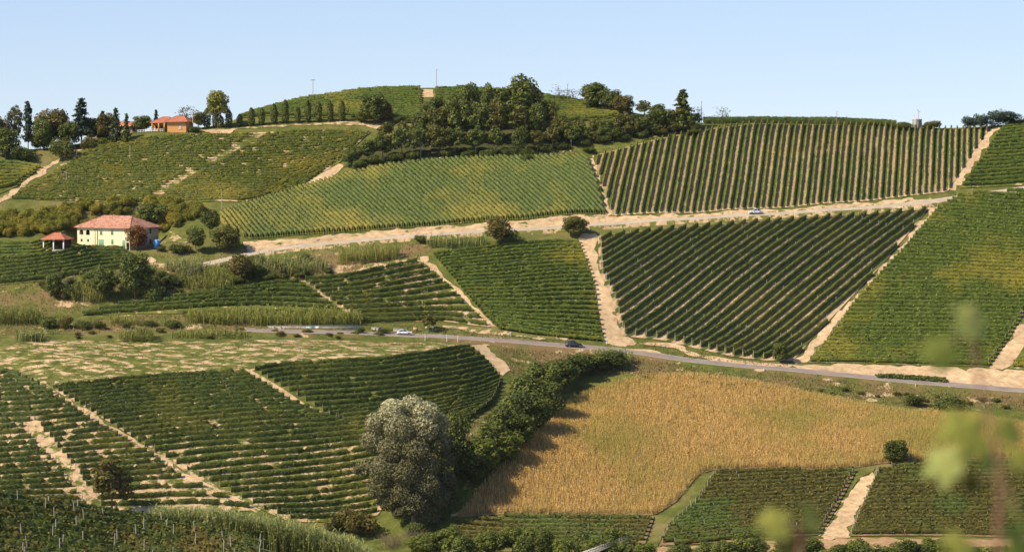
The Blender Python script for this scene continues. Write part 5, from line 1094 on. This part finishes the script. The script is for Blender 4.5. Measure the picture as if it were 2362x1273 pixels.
for k, u in enumerate((990, 1025, 1057, 1181, 1397, 1758, 2108, 1875)):
    q, _ = onroad(u, -4.2 if k < 3 else -3.6 if k > 4 else 4.0); q[2] = float(hgt(q[0], q[1])); h = 1.5 if k < 3 else 1.7 if k == 4 else 1.0
    r = empty('marker_post', q, ['left one of the three tall white posts below the white car','middle one of the three tall white posts below the road','right one of the three tall white posts below the road','white roadside post near the pale gully','tall white post at the foot of the wide dirt track','small white roadside post above the maize','small white roadside post in front of the ivy hedge','low dark roadside post at the start of the bare verge'][k], 'post')
    part('post', M['white'] if k != 7 else M['steel'], r, lambda g: tube(g, [(0, 0, -.3), (0, 0, h + .5)], [.09, .08], 6)); part('cap', M['steel'], r, lambda g: box(g, (0, 0, h + .5), (.2, .2, .12)))
# ------------------------------------------------------------------ poles, mast, tank
def pole(u, vb, vt, label, cross=False, r0=.10, mat='post', dy=0, name='utility_pole', cat='pole'):
    p = hit(u, vb); p[1] += dy; p[2] = float(hgt(p[0], p[1])); h = (vb - vt) / pxm(p); r = empty(name, p, label, cat)
    part('pole', M[mat], r, lambda g: tube(g, [(0, 0, -.5), (0, 0, h)], [r0, r0 * .7], 7))
    if cross:
        part('crossarm', M['timber'], r, lambda g: box(g, (0, 0, h - .2), (1.6, .14, .14)))
        for x in (-.65, .65): part('insulator', M['white'], r, lambda g: tube(g, [(x, 0, h - .12), (x, 0, h + .18)], .06, 6))
    else: part('insulator', M['steel'], r, lambda g: box(g, (.12, 0, h - .15), (.3, .2, .22)))
pole(722, 232, 184, 'skyline pole with a crossarm left of the knoll top', True)
pole(1007, 212, 160, 'slim pole on the knoll top right of the bare gap')
pole(1309, 240, 194, 'slim pole on the skyline between the thin trees')
pole(1618, 292, 234, 'slim pole on the ridge right of the pointed tree')
pole(1930, 292, 257, 'slim pole standing in the skyline vine rows')
pole(445, 302, 254, 'stout pale pole right of the orange villa', r0=.18, mat='post_pale')
pole(300, 374, 337, 'lone pole high in the scruffy upper left vineyard', mat='post_pale')
pole(153, 422, 398, 'short pole in the left of the scruffy vineyard', mat='post_pale')
pole(511, 482, 446, 'lone pole right of the hazel orchard', mat='post_pale')
p = hit(2111, 298); h = 36 / pxm(p); mast = empty('antenna_mast', p, 'white forked mast beside the concrete tank on the skyline', 'mast')
part('pole', M['white'], mast, lambda g: tube(g, [(0, 0, -.3), (0, 0, h * .62)], [.2, .14], 7))
for x in (-.28, .28): part('fork', M['white'], mast, lambda g: tube(g, [(0, 0, h * .58), (x, 0, h * .72), (x * 1.5, 0, h)], .09, 6))
p = hit(2120, 297); h = 40 / pxm(p); p[1] += 1.5; ms = empty('antenna_mast', p, 'thin mast with a slanting vane above the concrete tank', 'mast')
part('pole', M['steel'], ms, lambda g: tube(g, [(0, 0, -.3), (0, 0, h)], .06, 6)); part('vane', M['steel'], ms, lambda g: (tube(g, [(-.5, 0, h + .45), (.6, 0, h - .35)], .06, 5), box(g, (-.45, 0, h + .4), (.3, .05, .25))))
p = hit(2119, 298); p[1] += 4; p[2] = float(hgt(p[0], p[1])); tk = empty('water_tank', p, 'grey concrete tank on the skyline between the pale bushes', 'tank')
part('tank', M['concrete'], tk, lambda g: tube(g, [(0, 0, -.5), (0, 0, 2.6)], 1.6, 20)); part('lid', M['post_pale'], tk, lambda g: tube(g, [(0, 0, 2.6), (0, 0, 2.72), (0, 0, 2.95)], [1.72, 1.72, .3], 20))
# rubble on the edge below the wood
g = Geo()
for q in scatter(world([(950,372),(1060,362),(1200,354),(1330,346),(1350,360),(1200,368),(1010,376)]), .25):
    sz = rng.uniform(.3, .9, 3); box(g, (q[0], q[1], float(hgt(*q))), sz, rng.uniform(0, 3), tilt=('X', rng.uniform(-.5, .5)))
thing(g.build('rubble', M['soil']), 'pale rubble and clods scattered along the field edge below the wood', 'rubble', kind='stuff')
# ------------------------------------------------------------------ cars
def car(p, ang, label, kind, body):
    """profile is (x along, half width, z) sections lofted to a shell; nose towards +x"""
    r = empty('car', p, label, 'car', rz=ang)
    est = kind == 'suv'; L, Wd_, H = (4.7, 1.85, 1.72) if est else (4.3, 1.72, 1.46)
    low = [(-.5, .62, .45), (-.5, .80, .62), (-.47, .90, .90), (-.20, .95, .95), (.18, .95, .94), (.36, .93, .88), (.47, .86, .74), (.5, .74, .55), (.5, .62, .38)]
    def shell(g):
        S = []
        for x, hw, z in low:
            zz = z if not est else z * 1.12; S.append([(x * L, -hw * Wd_ / 2, .30), (x * L, -hw * Wd_ / 2 * 1.04, .55 if zz > .6 else zz * .8), (x * L, -hw * Wd_ / 2 * .97, zz), (x * L, hw * Wd_ / 2 * .97, zz), (x * L, hw * Wd_ / 2 * 1.04, .55 if zz > .6 else zz * .8), (x * L, hw * Wd_ / 2, .30)])
        V = np.array(S).reshape(-1, 3); n = 6; Fq = [[i * n + k, i * n + (k + 1) % n, (i + 1) * n + (k + 1) % n, (i + 1) * n + k] for i in range(len(low) - 1) for k in range(n)]
        g.add(V, Fq); g.add(V[:6], [[5, 4, 3, 2, 1, 0]]); g.add(V[-6:], [[0, 1, 2, 3, 4, 5]])
    part('body', body, r, shell, smooth=False)
    b = .95 * (1.12 if est else 1); xs = (-.47, -.40, .02, .20) if est else (-.40, -.24, .06, .24)
    def cabin(g, e=0.0, z0=b - .04, z1=H, top=True):
        A = np.array([(xs[0] * L, -.80, z0), (xs[3] * L, -.80, z0), (xs[3] * L, .80, z0), (xs[0] * L, .80, z0), (xs[1] * L, -.62, z1), (xs[2] * L, -.62, z1), (xs[2] * L, .62, z1), (xs[1] * L, .62, z1)]) * [1, Wd_ / 1.72, 1]
        g.add(A, [[0, 1, 5, 4], [1, 2, 6, 5], [2, 3, 7, 6], [3, 0, 4, 7], [4, 5, 6, 7]])
    part('window', M['glass'], r, cabin)
    part('roof', body, r, lambda g: (box(g, ((xs[1] + xs[2]) / 2 * L, 0, H + .015), ((xs[2] - xs[1]) * L + .12, 1.30 * Wd_ / 1.72, .07)), [tube(g, [(xs[i] * L, sy * .81 * Wd_ / 1.72, b - .03), (xs[j] * L, sy * .63 * Wd_ / 1.72, H)], .05, 5) for i, j in ((0, 1), (3, 2)) for sy in (-1, 1)], [tube(g, [((xs[1] + xs[2]) / 2 * L, sy * .81 * Wd_ / 1.72, b - .03), ((xs[1] + xs[2]) / 2 * L, sy * .635 * Wd_ / 1.72, H)], .05, 5) for sy in (-1, 1)]))
    for x in (-.31, .31):
        for y in (-1, 1):
            wp = (x * L, y * (Wd_ / 2 - .10), .33); t = part('wheel', M['dark'], r, lambda g: tube(g, [(0, -.12, 0), (0, .12, 0)], .34, 16), loc=wp); part('rim', M['steel'], t, lambda g: tube(g, [(0, y * .10, 0), (0, y * .14, 0)], .21, 12))
    for y in (-1, 1):
        part('headlight', M['white'], r, lambda g: box(g, (L / 2 - .06, y * .60 * Wd_ / 1.72, .68 * (1.1 if est else 1)), (.18, .36, .16))); part('tail_light', paint('red_lens', (.5, .02, .02)), r, lambda g: box(g, (-L / 2 + .02, y * .66 * Wd_ / 1.72, .78), (.1, .26, .18)))
        part('mirror', body, r, lambda g: box(g, (xs[3] * L - .25, y * (Wd_ / 2 + .08), b + .06), (.14, .18, .13)))
    part('bumper', M['dark'] if est else body, r, lambda g: (box(g, (L / 2 + .02, 0, .42), (.12, Wd_ * .86, .2)), box(g, (-L / 2 - .02, 0, .42), (.12, Wd_ * .86, .2))))
    part('number_plate', M['white'], r, lambda g: box(g, (L / 2 + .09, 0, .42), (.02, .5, .11)))
    return r
def roadpoint(P, u, off, lift):
    uu = proj(P[:, 0], P[:, 1], hgt(P[:, 0], P[:, 1]))[0]; k = np.argmin(np.abs(uu - u)); t = unit(P[min(k + 2, len(P) - 1)] - P[max(k - 2, 0)]); nr = np.array([-t[1], t[0]]); q = P[k] + nr * off
    b = .42 if P is LOW else .5; zc = float(hgt(*P[k])); z = zc + b * (float(hgt(*q)) - zc) + lift; return np.array([q[0], q[1], z]), math.atan2(t[1], t[0]), b
for P, u, off, lift, lab, kd, col, flip in ((LOW, 1322, -1.3, .5, 'dark grey estate car driving on the lower road', 'suv', paint('dark_grey_paint', (.035, .037, .045)), 0), (LOW, 933, 1.2, .5, 'white saloon car on the lower road by the plain concrete wall', 'car', paint('white_car_paint', (.80, .80, .80)), 0), (UP, 1732, .2, .36, 'small white car on the upper road below the striped rows', 'car', paint('silver_white_paint', (.74, .76, .80)), math.pi)):
    p, ang, b = roadpoint(P, u, off, lift); car(p + [0, 0, .01], ang + flip + (.12 if u == 1322 else 0), lab, kd, col)
# ------------------------------------------------------------------ people
def person(p, face, label, shirt, trousers, bend, hair=(.05, .035, .025)):
    """one skinned figure; face is the heading, bend how far it stoops (radians)"""
    J = []; E = []; Rr = []
    def j(v, r, par=None):
        J.append(v); Rr.append(r)
        if par is not None: E.append((par, len(J) - 1))
        return len(J) - 1
    sb, cb = math.sin(bend), math.cos(bend); T_ = lambda d, y=0, f=0: (sb * d + cb * f - .12 * min(bend, 1), y, .92 + cb * d - sb * f)
    pel = j(T_(0), .15); wst = j(T_(.2), .125, pel); ch = j(T_(.42), .16, wst); nk = j(T_(.56), .065, ch); hd = j(T_(.66, 0, .03), .085, nk); j(T_(.80, 0, .03), .085, hd); j(T_(.71, 0, .11), .03, hd)
    for sy in (-1, 1):
        hp = j((-.1 * min(bend, 1), sy * .10, .88), .10, pel); kn = j((.04 if sy > 0 else -.06, sy * .13, .49), .065, hp); an = j((-.03 if sy > 0 else -.14, sy * .14, .09), .045, kn); j((.12 if sy > 0 else .02, sy * .15, .04), .04, an)
        sh_ = j(T_(.47, sy * .19), .06, ch); el = j((T_(.47)[0] + .12, sy * .26, T_(.47)[2] - .27), .045, sh_); hn = j((T_(.47)[0] + .34, sy * .20, T_(.47)[2] - .38), .033, el); pm_ = j((T_(.47)[0] + .42, sy * .19, T_(.47)[2] - .40), .032, hn)
        for f in range(4): a = j((T_(.47)[0] + .46, sy * .19 + (f - 1.5) * .018, T_(.47)[2] - .41), .009, pm_); j((T_(.47)[0] + .50 - abs(f - 1.3) * .008, sy * .19 + (f - 1.5) * .02, T_(.47)[2] - .44), .008, a)
        a = j((T_(.47)[0] + .40, sy * .15, T_(.47)[2] - .40), .011, pm_); j((T_(.47)[0] + .44, sy * .135, T_(.47)[2] - .42), .009, a)
    me = bpy.data.meshes.new('person'); me.from_pydata(J, E, []); o = link('person', me, None, p, (0, 0, face))
    md = o.modifiers.new('skin', 'SKIN')
    for k, d in enumerate(me.skin_vertices[0].data): d.radius = (Rr[k], Rr[k]); d.use_root = k == 0
    sd = o.modifiers.new('sub', 'SUBSURF'); sd.levels = sd.render_levels = 1
    m, nt, b, out_ = newmat('figure'); co = nt.nodes.new('ShaderNodeTexCoord'); sx = nt.nodes.new('ShaderNodeSeparateXYZ'); nt.links.new(co.outputs['Object'], sx.inputs[0])
    z = mathn(nt, 'ADD', mathn(nt, 'MULTIPLY', sx.outputs[2], cb), mathn(nt, 'MULTIPLY', sx.outputs[0], sb)); zz = .92 * cb
    f = ramp(nt, [(0.0, trousers), (.5, shirt), (.8, (.42, .25, .17))], 'CONSTANT')
    top_ = T_(.52)[0] * sb + T_(.52)[2] * cb; mid = T_(.04)[0] * sb + T_(.04)[2] * cb
    nt.links.new(mathn(nt, 'ADD', mathn(nt, 'MULTIPLY', mathn(nt, 'GREATER_THAN', z, mid), .55), mathn(nt, 'MULTIPLY', mathn(nt, 'GREATER_THAN', z, top_), .4)), f.inputs[0]); nt.links.new(f.outputs[0], b.inputs['Base Color'])
    me.materials.append(m); thing(o, label, 'person')
    hg = Geo(); c = np.array(T_(.78, 0, -.01)); d = unit(rng.normal(size=(240, 3))); d = d[d[:, 0] < .45]; cards(hg, c + d * .105, d, .06); hg.build('hair', plain('hair' + str(len(bpy.data.materials)), hair, .6, .3), o)
    return o
person(hit(1069, 1014), R(150), 'person in a white shirt and orange trousers stooping by the lowest vines', (.82, .81, .78), (.75, .26, .06), .75)
person(hit(1088, 1010), R(160), 'person in a pale top and dark trousers stooping at the grass path', (.60, .60, .66), (.06, .07, .09), .9)
person(hit(990, 1212), R(200), 'person in a red top at the right foot of the silver poplar', (.45, .06, .04), (.06, .06, .08), .5)
# ------------------------------------------------------------------ vine shoots close to the camera, out of focus
def near_at(u, v, d):
    dx, dy, dz = ray(u, v); return np.array([float(dx), float(dy), float(dz)]) * d + [0, 0, CZ]
def leaf_mesh(g, n=20):
    """five-lobed vine leaf, cupped and toothed, 1 m across before scaling"""
    th = np.linspace(-math.pi, math.pi, 61)[:-1]; r = .30 + .16 * np.abs(np.cos(2.5 * th)) ** .7 + .02 * np.cos(th * 23); r *= np.where(np.abs(th) > 2.75, .55, 1)
    Vs = [np.array([[0, 0, 0.0]])]
    for q in (.5, 1.0): Vs.append(np.c_[r * q * np.cos(th), r * q * np.sin(th), -.22 * (r * q) ** 2 * 2 + .035 * np.cos(5 * th) * q])
    V = np.concatenate(Vs); m = 60; T3 = [[0, 1 + i, 1 + (i + 1) % m] for i in range(m)]; Q4 = [[1 + i, 1 + m + i, 1 + m + (i + 1) % m, 1 + (i + 1) % m] for i in range(m)]
    g.add(V, T3, .5); g.add(V, Q4, .6)
    for a in (0, 1.25, -1.25, 2.3, -2.3): tube(g, [(0, 0, .004), (.36 * math.cos(a), .36 * math.sin(a), -.05)], [.008, .003], 4)
g = Geo(); leaf_mesh(g); LEAF = g.mesh('leaf', True)
NL = {k: leafmat('near_vine_' + k, *c, transl=.6) for k, c in {'green': ((0.195, 0.234, 0.039), (0.299, 0.338, 0.065), (0.351, 0.377, 0.091)), 'yellow': ((0.312, 0.312, 0.052), (0.468, 0.455, 0.091), (0.520, 0.494, 0.130)), 'pale': ((0.390, 0.429, 0.104), (0.520, 0.546, 0.156), (0.572, 0.598, 0.195)), 'dark': ((0.039, 0.046, 0.010), (0.072, 0.072, 0.018), (0.104, 0.091, 0.026))}.items()}
def shoot(label, stem, leaves, d):
    base = near_at(*stem[0], d); r = empty('vine_shoot', base, label, 'vine shoot')
    pts = [near_at(u, v, d) - base for u, v in stem]; part('stem', plain('young_cane', (.26, .13, .08), .6, .3), r, lambda g: tube(g, pts, np.linspace(.007, .003, len(pts)), 8))
    for u, v, w_, col, dd, tilt in leaves:
        p = near_at(u, v, d + dd) - base; me = LEAF.copy(); me.materials.clear(); me.materials.append(NL[col])
        lf = link('leaf', me, r, p, (R(tilt[0]), R(tilt[1]), R(tilt[2])), (w_ / F * (d + dd),) * 3)
        k = np.argmin([np.linalg.norm(q - p) for q in pts]); lf_st = Geo(); tube(lf_st, [np.zeros(3), (pts[k] - p) * .5 + [0, 0, .01], pts[k] - p], .002, 5); lf_st.build('leaf_stalk', plain('leaf_stalk', (.3, .22, .09), .6, .3), r, p)
shoot('blurred vine shoot with yellow-green leaves hanging in at the right edge', [(2300, 1420), (2303, 1240), (2308, 1100), (2300, 1030), (2262, 900), (2240, 770), (2238, 720)], [
    (2238, 738, 104, 'pale', 0, (62, 10, 20)), (2168, 815, 100, 'green', .25, (75, -50, 10)), (2262, 795, 60, 'dark', .15, (80, 30, 60)), (2226, 1000, 150, 'yellow', -.1, (62, -38, 30)), (2172, 1075, 115, 'pale', .05, (50, -60, 0)), (2325, 985, 110, 'green', -.2, (40, 30, 0)), (2275, 1050, 90, 'green', .1, (60, 10, 40)),
    (2346, 1185, 120, 'yellow', -.2, (50, 20, 70)), (2240, 1110, 60, 'dark', .1, (70, 0, 10)), (2215, 1262, 110, 'yellow', 0, (55, -10, 30)), (2345, 1255, 110, 'green', .1, (70, 10, 20)), (2350, 1060, 70, 'yellow', 0, (60, 20, 0))], 6.4)
shoot('small blurred vine shoot tip at the bottom, right of the white cane', [(1846, 1420), (1845, 1273), (1850, 1235), (1828, 1212)], [(1786, 1208, 96, 'yellow', 0, (62, -30, 15)), (1872, 1192, 84, 'green', .15, (66, 25, 40)), (1848, 1243, 60, 'dark', 0, (85, 60, 20)), (1815, 1262, 60, 'dark', .1, (70, 20, 0))], 6.8)
# pale dead cane
a = near_at(1452, 1238, 60); b = near_at(1330, 1290, 60); gz = np.array([b[0] - 1.1, b[1] - 1.5, 0]); gz[2] = float(hgt(gz[0], gz[1]))
r = empty('dead_cane', gz, 'bleached dead cane leaning in at the bottom edge', 'cane')
for k in range(3): part('stalk', plain('bleached_cane' + str(k), (.78, .74, .70), .6, .2), r, lambda g: tube(g, [(0, 0, -.1), (b - gz) * [.7, .7, .6] + [.02 * k, 0, 0], b - gz + [0, 0, .05 * k], a - gz + [-.02 * k, 0, .03 * (k - 1)]], [.04, .034, .026, .005], 6))
# ------------------------------------------------------------------ thin summer haze in the valley air
g = Geo(); box(g, (0, 780, 60), (840 - 2, 1720 - 2, 240)); HZ_Z = float(HZ.min()) - 1.0
g.V = [np.c_[v[:, :2], np.where(v[:, 2] > 60, 176.0, HZ_Z)] for v in g.V]
m = bpy.data.materials.new('haze'); m.use_nodes = True; nt = m.node_tree; nt.nodes.clear(); o_ = nt.nodes.new('ShaderNodeOutputMaterial'); pv_ = nt.nodes.new('ShaderNodeVolumePrincipled')
pv_.inputs['Color'].default_value = (.92, .95, 1.0, 1); pv_.inputs['Density'].default_value = 0.000014; pv_.inputs['Anisotropy'].default_value = .2; nt.links.new(pv_.outputs[0], o_.inputs['Volume'])
thing(g.build('haze', m), 'faint bluish haze in the air over the valley', 'haze', kind='stuff')
